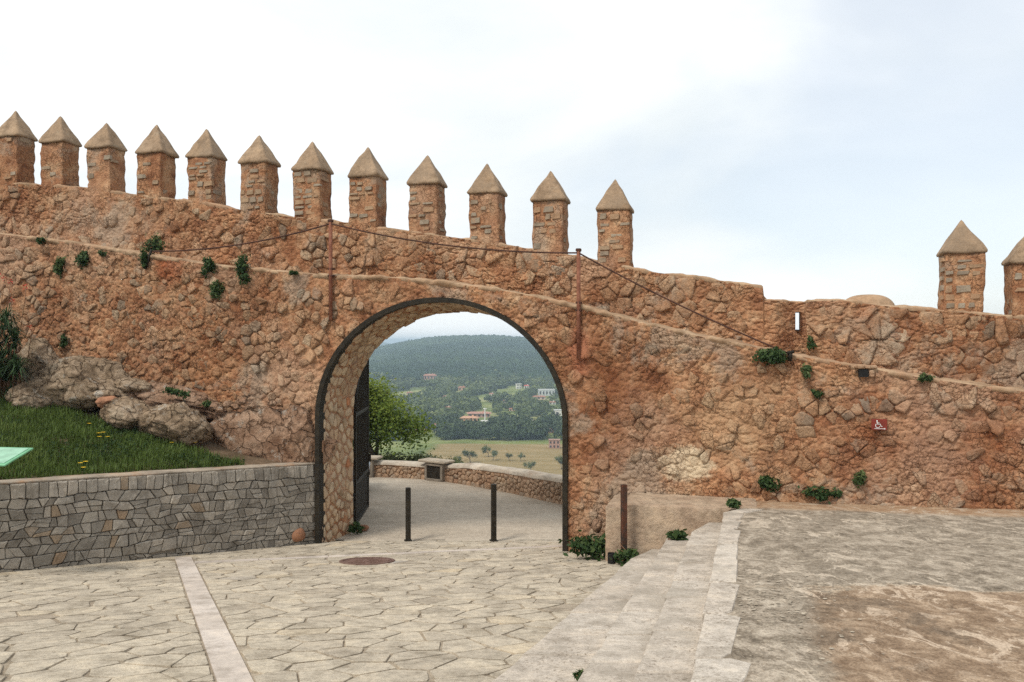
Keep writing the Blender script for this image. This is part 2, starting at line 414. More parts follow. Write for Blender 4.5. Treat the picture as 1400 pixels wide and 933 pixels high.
def rock_mat(name, stops):
    m = Mat(name, .95, .12); n = m.noise(2.4, 10, .7, .6); f = m.noise(15, 9, .76); g = m.noise(80, 4, .75)
    c = m.ramp(n, *stops)
    nz = N(m.t, 'ShaderNodeTexNoise'); nz.inputs['Scale'].default_value = 3; nz.inputs['Detail'].default_value = 5; m.link(m.pos, nz.inputs['Vector'])
    sc = N(m.t, 'ShaderNodeVectorMath', operation='SCALE'); sc.inputs['Scale'].default_value = .5; m.link(nz.outputs['Color'], sc.inputs[0])
    wq = N(m.t, 'ShaderNodeVectorMath', operation='ADD'); m.link(m.pos, wq.inputs[0]); m.link(sc.outputs[0], wq.inputs[1])
    cr = m.rng(m.voro(3.2, 'DISTANCE_TO_EDGE', wq.outputs[0]).outputs['Distance'], 0, .05)
    c = m.mix(c, (.35, .3, .26), m.math('MULTIPLY', m.math('SUBTRACT', 1.0, cr), .75), 'MULTIPLY')
    c = m.mix(c, m.ramp(f, (.34, (.5, .46, .42)), (.5, (1, 1, 1)), (.68, (1.4, 1.37, 1.32))), .9, 'MULTIPLY')
    c = m.mix(c, (.46, .42, .36), m.rng(m.noise(4.5, 8, .75), .56, .64, 0, .7))
    m.color(c); m.bump(n, 1.0, .12); m.bump(cr, .9, .05); m.bump(f, 1.0, .03); m.bump(g, .7, .006); return m.m
M_ROCK = rock_mat('outcrop_rock', ((.32, (.14, .095, .06)), (.45, (.28, .2, .13)), (.56, (.385, .285, .195)), (.68, (.48, .385, .28))))
M_ROCK2 = rock_mat('pink_rock', ((.32, (.19, .105, .065)), (.45, (.3, .18, .115)), (.56, (.38, .245, .165)), (.7, (.45, .315, .22))))
M_REDROCK = plain_stone('red_rock', ((.3, (.2, .09, .05)), (.6, (.36, .18, .105))), tint=False, bump=1.2)
M_MERSTONE = plain_stone('merlon_stone', ((0, (.36, .22, .13)), (.35, (.34, .235, .15)), (.6, (.27, .215, .16)), (1, (.35, .29, .22))), spots=(.4, .24, .14))
M_SOFFIT = plain_stone('soffit_stone', ((0, (.40, .27, .17)), (.4, (.47, .34, .22)), (.8, (.52, .4, .275)), (.97, (.5, .39, .27)), (1, (.45, .2, .1))))

M_PALE = plain_stone('pale_mortar', ((.3, (.4, .34, .27)), (.6, (.52, .46, .38))), tint=False, dirt=(.38, .25, .16))
def terrace_mat():
    m = Mat('weathered_concrete', .92, .2); p = m.sep()
    a = m.noise(.9, 9, .68, .3); b = m.noise(5.0, 12, .78, .5, None, (1, .8, 1)); c3 = m.noise(17, 8, .75); g = m.noise(70, 4, .75)
    grey = m.ramp(b, (.36, (.13, .108, .085)), (.45, (.24, .205, .165)), (.51, (.335, .29, .24)), (.57, (.44, .39, .33)), (.66, (.56, .505, .43)))
    grey = m.mix(grey, m.ramp(c3, (.4, (.16, .135, .108)), (.62, (.36, .315, .26))), m.rng(a, .45, .62, .0, .75))
    brown = m.ramp(b, (.36, (.15, .112, .08)), (.45, (.235, .178, .13)), (.52, (.31, .245, .185)), (.6, (.43, .355, .28)))
    brown = m.mix(brown, m.ramp(c3, (.4, (.125, .1, .077)), (.62, (.23, .19, .15))), m.rng(m.noise(1.1, 7, .65, .3), .5, .6, 0, .9))
    wv = m.math('MULTIPLY', m.math('SUBTRACT', m.noise(1.1, 7, .62), .5), 1.3)
    e = m.math('ADD', m.math('ADD', p[1], m.math('MULTIPLY', p[0], .06)), wv)
    mb = m.rng(e, 7.0, 6.9, 0, 1)
    e2 = m.math('ADD', m.math('SUBTRACT', p[0], m.math('MULTIPLY', p[1], .28)), m.math('MULTIPLY', wv, .45))
    mb = m.math('MULTIPLY', mb, m.rng(e2, .42, .62, 0, 1))
    c = m.mix(grey, brown, mb)
    line = m.math('SUBTRACT', 1.0, m.rng(m.math('ABSOLUTE', m.math('SUBTRACT', e, 6.96)), .01, .05, 0, 1))
    c = m.mix(c, (.5, .42, .33), m.math('MULTIPLY', m.math('MULTIPLY', line, m.rng(c3, .4, .6)), .8))
    # network of pale and dark cracks
    nz = N(m.t, 'ShaderNodeTexNoise'); nz.inputs['Scale'].default_value = 1.6; nz.inputs['Detail'].default_value = 6; m.link(m.pos, nz.inputs['Vector'])
    sc = N(m.t, 'ShaderNodeVectorMath', operation='SCALE'); sc.inputs['Scale'].default_value = .9; m.link(nz.outputs['Color'], sc.inputs[0])
    wq = N(m.t, 'ShaderNodeVectorMath', operation='ADD'); m.link(m.pos, wq.inputs[0]); m.link(sc.outputs[0], wq.inputs[1])
    cr = m.voro(.75, 'DISTANCE_TO_EDGE', wq.outputs[0]).outputs['Distance']
    c = m.mix(c, (.56, .49, .4), m.math('MULTIPLY', m.math('MULTIPLY', m.rng(cr, .05, .005), m.rng(c3, .42, .6)), m.rng(a, .47, .56, 0, .75)))
    c = m.mix(c, (.06, .05, .04), m.math('MULTIPLY', m.rng(cr, .006, .002), m.rng(a, .45, .35, 0, .7)))
    q = m.math('ADD', m.math('ADD', m.math('MULTIPLY', p[1], CA), m.math('MULTIPLY', p[0], SA)), m.math('MULTIPLY', wv, .25))
    c = m.mix(c, m.ramp(b, (.4, (.33, .2, .12)), (.6, (.48, .36, .25))), m.rng(q, D0 * CA - .95, D0 * CA - .6, 0, .9))
    pits = m.rng(m.noise(26, 5, .7, .5, None, (1, .55, 1)), .545, .575); pale = m.rng(m.noise(4.5, 11, .74, 1.0, None, (1, .55, 1)), .53, .56)
    c = m.mix(c, (.6, .53, .45), m.math('MULTIPLY', pale, m.rng(a, .42, .58, .2, .8)))
    c = m.mix(c, (.6, .55, .5), m.math('MULTIPLY', pits, .5), 'MULTIPLY')
    c = m.mix(c, m.mix((.9, .86, .8), (.93, .83, .73), mb), 1.0, 'MULTIPLY')
    c = m.mix(c, m.ramp(g, (.32, (.5, .47, .44)), (.5, (1, 1, 1)), (.68, (1.4, 1.38, 1.33))), .8, 'MULTIPLY')
    m.color(c); m.bump(pale, .25, .006); m.bump(b, .3, .015); m.bump(c3, .3, .008); m.bump(g, .5, .004)
    return m.m
M_TERR = terrace_mat()

def asphalt():
    m = Mat('pale_asphalt', .95, .12); a = m.noise(.5, 7, .65, 0, None, (.45, 1.3, 1)); f = m.noise(9, 7, .75, 0, None, (.6, 1, 1)); g = m.noise(45, 4, .75)
    c = m.ramp(a, (.32, (.33, .275, .21)), (.5, (.42, .355, .28)), (.68, (.49, .425, .34)))
    c = m.mix(c, m.ramp(f, (.3, (.75, .74, .72)), (.5, (1, 1, 1)), (.7, (1.2, 1.2, 1.18))), .85, 'MULTIPLY')
    c = m.mix(c, m.ramp(g, (.3, (.5, .5, .5)), (.5, (1, 1, 1)), (.7, (1.4, 1.4, 1.4))), .8, 'MULTIPLY')
    m.color(c); m.bump(f, .4, .02); m.bump(g, .6, .01); return m.m
M_ASPH = asphalt()

def metal(name, c1, c2, rough=.55, rust=.5):
    m = Mat(name, rough, .18); n = m.noise(9, 6, .7); c = m.ramp(n, (.4, c1), (.62, c2))
    m.color(c); m.bump(m.noise(60, 4, .7), .25, .002); return m.m
M_IRON = metal('dark_iron', (.016, .013, .009), (.032, .025, .016), .65)
M_RUST = metal('rusty_pipe', (.16, .06, .035), (.27, .115, .07), .8)
M_CABLE = metal('rusty_cable', (.05, .025, .018), (.10, .045, .03), .8)
M_RUSTPOST = metal('rust_stained_post', (.035, .026, .02), (.11, .04, .022), .7)
M_COVER = metal('cast_iron_cover', (.11, .06, .045), (.2, .125, .1), .75)
M_BLACK = metal('black_plastic', (.012, .012, .012), (.02, .018, .016), .5)
def flat(name, c, rough=.6, spec=.3):
    m = Mat(name, rough, spec); m.color(m.mix(c, tuple(x * .8 for x in c), m.rng(m.noise(8, 5), .4, .65))); return m.m
M_SIGN = flat('sign_red', (.2, .03, .018), .5); M_WHITE = flat('sign_white', (.75, .73, .7), .6)
M_BOARD = flat('green_board', (.17, .42, .23), .4); M_BOARDP = flat('board_print', (.3, .52, .37), .4)

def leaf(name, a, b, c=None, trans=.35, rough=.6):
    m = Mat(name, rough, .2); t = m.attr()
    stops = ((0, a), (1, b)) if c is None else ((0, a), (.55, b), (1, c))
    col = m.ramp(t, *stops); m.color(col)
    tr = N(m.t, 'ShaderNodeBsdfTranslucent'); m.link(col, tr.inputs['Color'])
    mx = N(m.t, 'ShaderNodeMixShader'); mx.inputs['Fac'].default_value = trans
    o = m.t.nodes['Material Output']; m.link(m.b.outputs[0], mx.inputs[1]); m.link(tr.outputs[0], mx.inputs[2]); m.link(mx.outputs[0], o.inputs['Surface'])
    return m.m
M_GRASS = leaf('grass_blade', (.045, .07, .015), (.12, .175, .04), (.26, .28, .1))
M_WEED = leaf('weed_leaf', (.014, .03, .01), (.035, .07, .02), (.1, .14, .045))
M_CAPER = leaf('caper_leaf', (.02, .04, .014), (.055, .09, .028), (.14, .17, .06))
M_ALOE = leaf('aloe_leaf', (.016, .032, .013), (.04, .075, .028), (.09, .14, .06), .15)
M_TREELEAF = leaf('tree_leaf', (.045, .08, .014), (.12, .18, .03), (.26, .31, .05), .45)
M_OLIVE = leaf('olive_leaf', (.06, .085, .035), (.12, .15, .06), (.18, .2, .09), .3)
M_DARKTREE = leaf('dark_tree_leaf', (.022, .038, .015), (.04, .065, .022), (.075, .1, .035), .2)
M_VALLEY = leaf('valley_tree_leaf', (.03, .05, .018), (.085, .115, .035), (.19, .22, .07), .3)
M_YELLOW = flat('yellow_petal', (.75, .5, .03)); M_RED = flat('red_flower', (.45, .045, .025)); M_STALK = flat('flower_stalk', (.2, .1, .05))
def bark():
    m = Mat('bark', .95, .1); n = m.noise(12, 6, .7, 0, None, (1, 1, .3)); m.color(m.ramp(n, (.35, (.06, .045, .035)), (.65, (.17, .14, .11)))); m.bump(n, .8, .02); return m.m
M_BARK = bark()
def forest_mat():
    m = Mat('hill_forest', .95, .05); t = m.attr(); n = m.noise(.35, 6, .75)
    c = m.ramp(t, (0, (.014, .03, .013)), (.5, (.035, .062, .022)), (1, (.085, .12, .045)))
    c = m.mix(c, m.ramp(n, (.35, (.5, .5, .5)), (.65, (1.3, 1.3, 1.3))), .8, 'MULTIPLY'); m.color(c); m.bump(n, 1.0, 2.0); return m.m
M_FOREST = forest_mat()
# ------------------------------------------------------------------ the gate wall
def darts(x0, x1, y0, y1, rfun, ntry, asp=1.0, ok=None):
    P = np.zeros((0, 2)); c = rng.random((ntry, 2)) * (x1 - x0, y1 - y0) + (x0, y0)
    buf = np.zeros((ntry, 2)); n = 0
    for q in c:
        if ok and not ok(q[0], q[1]): continue
        r = rfun(q[0], q[1])
        if n:
            d = buf[:n] - q; d[:, 1] *= asp
            if (d * d).sum(1).min() < r * r: continue
        buf[n] = q; n += 1
    return buf[:n].copy()

LEDGE = [(-330, 285), (0, 318), (100, 330), (200, 347), (300, 362), (450, 375), (540, 378), (610, 384), (700, 397), (790, 416), (850, 432), (950, 456), (1050, 476), (1090, 484), (1180, 500), (1260, 514), (1400, 533), (1560, 556)]
LEDGE_S = np.array([wall_sz(*p) for p in LEDGE])
def ledge_z(s): return np.interp(s, LEDGE_S[:, 0], LEDGE_S[:, 1])
UO = -0.93                                                  # the upper wall stands this far behind the lower face
UTOP = [(-330, 215), (0, 249), (110, 255), (190, 266), (260, 274), (330, 286), (400, 296), (450, 300), (530, 312), (610, 322), (690, 334), (780, 348), (870, 368), (950, 378), (1043, 391), (1045, 409), (1103, 411), (1150, 409), (1200, 416), (1290, 424), (1400, 433), (1560, 446)]
UTOP_S = np.array([wall_sz(*p, UO) for p in UTOP])
def utop_z(s): return np.interp(s, UTOP_S[:, 0], UTOP_S[:, 1])

AC, AZ = -1.277, 2.2                                        # arch centre along the wall, springing height
def arch_inside(s, z, a, b):
    s = np.asarray(s); z = np.asarray(z); q = np.where(z > AZ, ((s - AC) / a) ** 2 + ((z - AZ) / b) ** 2, ((s - AC) / a) ** 2)
    return np.sqrt(q)
SMIN, SMAX, TH = -12.6, 9.6, 1.2
def low_disp(s, z): return .035 * fbm(np.stack([s * .9, z * .9, 0 * s], 1), 3, 11)
def rub_disp(s, z):
    p = np.stack([s, z, 0 * s], 1)
    wq = p[:, :2] + .05 * np.stack([fbm(p * 5, 2, 12), fbm(p * 5 + 9, 2, 14)], 1)
    f1, f2, cid = worley(wq * (6.5, 8.0), 4); g1, g2, cid2 = worley(wq * (11, 14.0) + 3.3, 6)
    soft = sstep(-.3, .2, fbm(p * (.5, .8, 1) + 4, 3, 16))
    soft = soft * (1 - .45 * sstep(.8, 1.6, s) * sstep(3.6, 2.8, z))
    return low_disp(s, z) + .022 * fbm(p * 4, 3, 3) + (.35 + .6 * soft) * (.032 * sstep(0, .2, f2 - f1) + .014 * cid + .016 * sstep(0, .22, g2 - g1) + .008 * cid2) + .012 * fbm(p * 20, 2, 8) - .026

gate_wall = empty('gate_wall', WM(AC, 0, -.6))
tag(gate_wall, 'long rust-coloured rubble wall with a round-arched gateway through it and a sloping ledge', 'wall')
def grid_wall(S, ztop, zbot, rows, off, disp, hole=None, snap=None):
    s = np.repeat(S[:, None], rows, 1); v = np.linspace(0, 1, rows)[None, :]
    z = zbot[:, None] + (ztop - zbot)[:, None] * v
    z = np.broadcast_to(z, s.shape).copy()
    if snap: s, z = snap(s.copy(), z)
    d = disp(s.ravel(), z.ravel()).reshape(s.shape) + off(s, z)
    X = s * CA - d * SA; Y = D0 - s * SA - d * CA
    V = np.stack([X, Y, z], 2).reshape(-1, 3); n = len(S)
    idx = np.arange(n * rows).reshape(n, rows)
    q = np.stack([idx[:-1, :-1], idx[1:, :-1], idx[1:, 1:], idx[:-1, 1:]], 2).reshape(-1, 4)
    if hole is not None:
        h = hole(s, z).ravel(); q = q[~h[q].any(1)]
    return V, q
AF, BF = 2.125, 1.95
def snap_arch(s, z):
    r = arch_inside(s, z, AF, BF); tol = .012
    k = (r > 1 - tol) & (r < 1 + tol)
    up = k & (z > AZ)
    s2 = np.where(up, AC + (s - AC) / r, np.where(k & (z <= AZ), AC + np.sign(s - AC) * AF, s)); z2 = np.where(up, AZ + (z - AZ) / r, z)
    return s2, z2
S = np.arange(SMIN, SMAX, .021)
V, Q = grid_wall(S, ledge_z(S) - .03, np.full(len(S), -.5), 240, lambda s, z: 0 * s, rub_disp,
                 lambda s, z: arch_inside(s, z, AF, BF) < 1 - .004, snap_arch)
mk('wall_face', V, Q, M_MORTAR, gate_wall, True)
# back and ends of the wall
Sb = np.arange(SMIN, SMAX, .15)
AB, BB = 2.09, 1.83
V, Q = grid_wall(Sb, ledge_z(Sb) - .03, np.full(len(Sb), -.9), 50, lambda s, z: 0 * s - TH, lambda s, z: 0 * s,
                 lambda s, z: arch_inside(s, z, AB + .05, BB + .05) < 1)
mk('wall_back', V, Q[:, ::-1].copy(), M_MORTAR, gate_wall, True)
# lining of the passage: jambs and vault
arc = [(AC - AF, z) for z in np.linspace(-.6, AZ, 26)[:-1]] + [(0, 0)] * 0
na = 60
frontP = [(-1, z) for z in np.linspace(-.6, AZ, 26)[:-1]] + [None] * na + [(1, z) for z in np.linspace(AZ, -.6, 26)[1:]]
def lining_pt(k, a, b):
    if frontP[k] is not None: return AC + frontP[k][0] * a, frontP[k][1]
    t = math.pi * (1 - (k - 25) / (na - 1)); return AC + a * math.cos(t), AZ + b * math.sin(t)
nl, nd = len(frontP), 18
V = []
for k in range(nl):
    for j in range(nd):
        t = j / (nd - 1); a, b = AF + (AB - AF) * t, BF + (BB - BF) * t
        s, z = lining_pt(k, a, b); V.append((s, z, -t * TH))
V = np.array(V); dn = .03 * fbm(V * 3.5, 3, 21) + .014 * fbm(V * 11, 2, 23)
dn[(np.arange(len(V)) % nd) == 0] *= .2
nrm = np.stack([V[:, 0] - AC, np.where(V[:, 1] > AZ, V[:, 1] - AZ, 0)], 1); nrm /= np.linalg.norm(nrm, axis=1, keepdims=True) + 1e-6
V2 = np.array([WM(v[0] + nrm[i, 0] * dn[i], v[1] + nrm[i, 1] * dn[i], v[2]) for i, v in enumerate(V)])
idx = np.arange(nl * nd).reshape(nl, nd)
Q = np.stack([idx[:-1, :-1], idx[:-1, 1:], idx[1:, 1:], idx[1:, :-1]], 2).reshape(-1, 4)
lining = mk('arch_lining', V2, Q, M_MORTAR, gate_wall, True)
# stones set in the lining, from the left foot to past the crown
arcL = np.concatenate([[0], np.cumsum([math.dist(lining_pt(k, AF, BF), lining_pt(k + 1, AF, BF)) for k in range(nl - 1)])])
def lin_map(x, y, h):
    x = min(max(x, 0), arcL[-1] - .01); k = int(np.searchsorted(arcL, x) - 1); k = max(0, min(nl - 2, k))
    f = (x - arcL[k]) / (arcL[k + 1] - arcL[k]); t = min(max(y / TH, 0), 1); a, b = AF + (AB - AF) * t, BF + (BB - BF) * t
    p, q = lining_pt(k, a, b), lining_pt(k + 1, a, b); s, z = p[0] + (q[0] - p[0]) * f, p[1] + (q[1] - p[1]) * f
    n = np.array([s - AC, max(z - AZ, 0)]); n = n / (np.linalg.norm(n) + 1e-6)
    return WM(s - n[0] * h, z - n[1] * h, -y)
P = darts(.35, 7.3, .1, TH - .05, lambda x, y: .17 + .09 * rng.random(), 5000, 2.0)
cells = voronoi(P, .4); items = []
for c in cells:
    c = clip_poly(c, [(.3, .09), (7.5, .09), (7.5, TH - .01), (.3, TH - .01)])
    if len(c) < 3 or poly_area(c) < .006 or poly_area(c) > .1 or max(q[0] for q in c) > 7.1: continue
    v, f = stone(c, lin_map, .012 + .018 * rng.random(), .028, .03, .75, .8, .3, .17, .12)
    t = rng.random() * .93 if rng.random() > .008 else 1.0
    items.append((v, f, poly_area(c), t))
place_stones(items, 'stone', M_SOFFIT, lining, 300)

# rubble stones of the lower face
def stone_r(s, z):
    if s < AC - 1.2: return .075 + .13 * rng.random() ** 2
    if s < 1.8 and z > 2.4: return .13 + .12 * rng.random()
    return .10 + .14 * rng.random() ** 1.5
BLK_TOP = 1.2
def vis_ok(s, z):
    if z > ledge_z(s) - .1 or arch_inside(s, z, AF - .4, BF - .4) < 1: return False
    if s > 1.9 and z < .95: return False
    if s < AC - AF and z < 1.0: return False
    return z > -.1
P = darts(SMIN, SMAX, -.1, 6.4, stone_r, 14000, 1.25, vis_ok)
cells = voronoi(P, .45); items = []; ld = low_disp(P[:, 0], P[:, 1])
cover = fbm(np.stack([P[:, 0] * .7, P[:, 1] * .9, 0 * P[:, 0]], 1), 3, 31)
for i, c in enumerate(cells):
    if len(c) < 3: continue
    a = poly_area(c); s, z = P[i]
    if a < .004 or a > .3: continue
    near = arch_inside(s, z, AF, BF)
    if float(arch_inside([q[0] for q in c], [q[1] for q in c], AF + .075, BF + .08).min()) < 1: continue
    if max(abs(q[0] - s) for q in c) > .38 or max(abs(q[1] - z) for q in c) > .38: continue
    right = s > 1.0
    p_hide = .3 if not right else (.62 if s < 4.5 else .5)
    if near < 1.22: p_hide = .6
    if cover[i] < -.25: p_hide += .22
    if right and 1.0 < s < 2.6 and z < 3.0: p_hide = .72
    zt = float(ledge_z(s)) - .05
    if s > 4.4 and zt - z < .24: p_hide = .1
    if rng.random() < p_hide: continue
    c = clip_half(c, 0, 1, zt)
    if len(c) < 3: continue
    h = .006 + .034 * rng.random() ** 1.6 + (0 if right else .006)
    v, f = stone(c, lambda x, y, o, b=ld[i]: WM(x, y, o + b), h, .003 + .008 * rng.random(), .06, .8, .62, .7, .14, .12, .3)
    t = rng.random() ** 1.2
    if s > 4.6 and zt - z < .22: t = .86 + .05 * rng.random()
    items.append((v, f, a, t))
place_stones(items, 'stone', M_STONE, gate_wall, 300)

# the ledge on top of the lower face
def ledge_strip():
    Sx = np.arange(SMIN, SMAX, .025); prof = [(-.02, -.09), (.012, -.06), (.022, -.025), (.0, .0), (-.12, .008), (-.5, .012), (-1.0, .015)]
    V = []
    for s in Sx:
        z = float(ledge_z(s))
        for o, dz in prof: V.append((s, z + dz, o))
    V = np.array(V); n1 = fbm(np.stack([V[:, 0] * 3, V[:, 2] * 3, V[:, 1] * 0], 1), 4, 41); n2 = fbm(np.stack([V[:, 0] * 8, V[:, 2] * 8, V[:, 1] * 8], 1), 2, 43)
    V = np.array([WM(s, z + .035 * n2[i] + .03 * n1[i] - .012, o + (.06 * n1[i] + .05 * n2[i] - .012 if o > -.05 else 0)) for i, (s, z, o) in enumerate(V)])
    k = len(prof); idx = np.arange(len(V)).reshape(-1, k)
    Q = np.stack([idx[:-1, :-1], idx[1:, :-1], idx[1:, 1:], idx[:-1, 1:]], 2).reshape(-1, 4)
    mk('ledge', V, Q, M_LEDGE, gate_wall, True)
ledge_strip()
# the iron band round the opening
def arch_frame():
    A0, B0, A1, B1 = 2.19, 2.015, 2.11, 1.935
    V, Fc = [], []
    ks = list(range(4, nl - 4)); 
    for k in range(nl):
        o, i = lining_pt(k, A0, B0), lining_pt(k, A1, B1)
        for (s, z), off in ((o, -.03), (o, .055), (i, .055), (i, -.16)): V.append(WM(s, max(z, -.2), off))
    for k in range(nl - 1):
        for j in range(3): Fc.append((k * 4 + j, k * 4 + j + 1, k * 4 + 5 + j, k * 4 + 4 + j))
    ob = mk('iron_frame', V, Fc, M_IRON, gate_wall, False); ob['label'] = 'dark iron band edging the arch'
arch_frame()

# square drain hole just below the ledge (its inner shade is a solid black box, edged by stones)
s0, z0 = wall_sz(1180, 510)
mb = MB()
for sx, sz, w, h in ((.03, .085, .3, .05), (.11, -.01, .07, .1)):
    mb.box(WM(s0 + sx, z0 + sz, .03), (w, .1, h), -ALPHA, .015)
mb.build('drain_surround', M_STONE, gate_wall, False, .7)
MB().box(WM(s0, z0, .016), (.13, .07, .12), -ALPHA).build('drain_hole_shade', M_BLACK, gate_wall)

# ------------------------------------------------------------------ upper wall with merlons
upper = empty('battlement_wall', WM(AC, 4.2, UO - .25))
tag(upper, 'upper rubble parapet wall set back above the ledge, crowned with pointed merlons', 'wall')
UT = .45
s_n0, s_n1 = wall_sz(1060, 440, UO)[0], wall_sz(1103, 440, UO)[0]
s_l0, s_l1 = wall_sz(1087, 440, UO - .26)[0], wall_sz(1087, 440, UO - .26)[0] + .08
zl1, zl0 = wall_sz(1091, 427, UO - .26)[1], wall_sz(1091, 451, UO - .26)[1]
def u_off(s, z):
    n = np.clip((s - s_n0) / .3, 0, 1) * (s < s_n1)
    return UO - .26 * n
def lhole(s, z): return (s > s_l0 + .001) & (s < s_l1 - .001) & (z > zl0) & (z < zl1)
S = np.arange(SMIN, SMAX + 1.5, .022)
S = np.sort(np.concatenate([S[(S < s_l0 - .03) | (S > s_l1 + .03)], np.linspace(s_l0, s_l1, 5), [s_n1 - .004, s_n1 + .004]]))
zb = np.interp(S, LEDGE_S[:, 0], LEDGE_S[:, 1]) - .35
V, Q = grid_wall(S, utop_z(S) - .02, zb, 100, u_off, lambda s, z: rub_disp(s + 40, z), lhole)
mk('wall_face', V, Q, M_MORTAR, upper, True)
Sb = np.sort(np.concatenate([np.arange(SMIN, SMAX + 1.5, .2), [s_l0, s_l1]]))
for lo, hi, zf0, zf1 in ((SMIN, s_l0, 0, 0), (s_l1, SMAX + 1.5, 0, 0), (s_l0, s_l1, 1, 0), (s_l0, s_l1, 0, 1)):
    ss = Sb[(Sb >= lo - 1e-6) & (Sb <= hi + 1e-6)]; zt = utop_z(ss) - .02; z0b = np.interp(ss, LEDGE_S[:, 0], LEDGE_S[:, 1]) - .35
    if zf0: z0b = np.full(len(ss), zl1)
    if zf1: zt = np.full(len(ss), zl0)
    V, Q = grid_wall(ss, zt, z0b, 6, lambda s, z: 0 * s + UO - UT - .1, lambda s, z: 0 * s)
    mk('wall_back', V, Q[:, ::-1].copy(), M_MORTAR, upper, True)
o0, o1 = UO - .22, UO - UT - .1                                  # sides of the loophole
V = [WM(s, z, o) for s, z in ((s_l0, zl0), (s_l1, zl0), (s_l1, zl1), (s_l0, zl1)) for o in (o0 + .03, o1)]
mk('loophole', V, [(0, 1, 3, 2), (2, 3, 5, 4), (4, 5, 7, 6), (6, 7, 1, 0)], M_MORTAR, upper, False)
# coping of the upper wall
Sx = S; prof = [(-.025, -.08), (.002, -.03), (-.02, .0), (-.2, .012), (-UT + .0, .0), (-UT - .1, -.04), (-UT - .1, -.1)]
V = []
uo = u_off(Sx, Sx)
for i, s in enumerate(Sx):
    for o, dz in prof: V.append((s, float(utop_z(s)) + dz, o + uo[i]))
V = np.array(V); nn = fbm(np.stack([V[:, 0] * 4, V[:, 2] * 4, V[:, 1] * 0], 1), 4, 51)
V = np.array([WM(s, z + .05 * nn[i], o + .06 * nn[i] + .0) for i, (s, z, o) in enumerate(V)])
idx = np.arange(len(V)).reshape(-1, len(prof)); Q = np.stack([idx[:-1, :-1], idx[1:, :-1], idx[1:, 1:], idx[:-1, 1:]], 2).reshape(-1, 4)
mk('coping', V, Q, M_LEDGE, upper, True)
# stones
def ur(s, z): return .09 + .12 * rng.random() ** 2 if s < -3.0 else .11 + .14 * rng.random() ** 1.3
def uok(s, z): return ledge_z(s) - .1 < z < utop_z(s) - .1
P = darts(SMIN, SMAX, 2.0, 7.6, ur, 7000, 1.2, uok)
cells = voronoi(P, .45); items = []; ld = low_disp(P[:, 0] + 40, P[:, 1])
for i, c in enumerate(cells):
    if len(c) < 3: continue
    a = poly_area(c); s, z = P[i]
    if a < .004 or a > .3: continue
    if s_n0 - .45 < s < s_n1 + .12: continue
    p_hide = .6 if s < -5.5 else (.4 if s < -3 else .2)
    if s > 5: p_hide = .45
    if rng.random() < p_hide: continue
    c = clip_half(c, 0, 1, float(utop_z(s)) - .05)
    if len(c) < 3: continue
    h = .006 + .034 * rng.random() ** 1.5
    v, f = stone(c, lambda x, y, o, b=ld[i]: WM(x, y, o + b + UO), h, .003 + .008 * rng.random(), .06, .8, .62, .7, .14, .12, .3)
    items.append((v, f, a, rng.random() ** 1.1))
place_stones(items, 'stone', M_STONE, upper, 300)
# plastered hump behind the right-hand wing
hc = np.array(wp(1186, 424, UO - .8)); hv_ = []
for i in range(13):
    for j in range(32):
        ph, th = math.pi / 2 * i / 12, 2 * math.pi * j / 32
        a_, b_ = .44 * math.cos(ph) ** .7 * math.cos(th), .42 * math.cos(ph) ** .7 * math.sin(th)
        hv_.append((hc[0] + a_ * CA - b_ * SA, hc[1] - a_ * SA - b_ * CA, hc[2] - .12 + .37 * math.sin(ph) ** .8))
hump = mk('plaster_hump', hv_, [(i * 32 + j, i * 32 + (j + 1) % 32, i * 32 + 32 + (j + 1) % 32, i * 32 + 32 + j) for i in range(12) for j in range(32)], M_LEDGE, upper, True); hump['label'] = 'smooth rounded plaster hump behind the wall top'

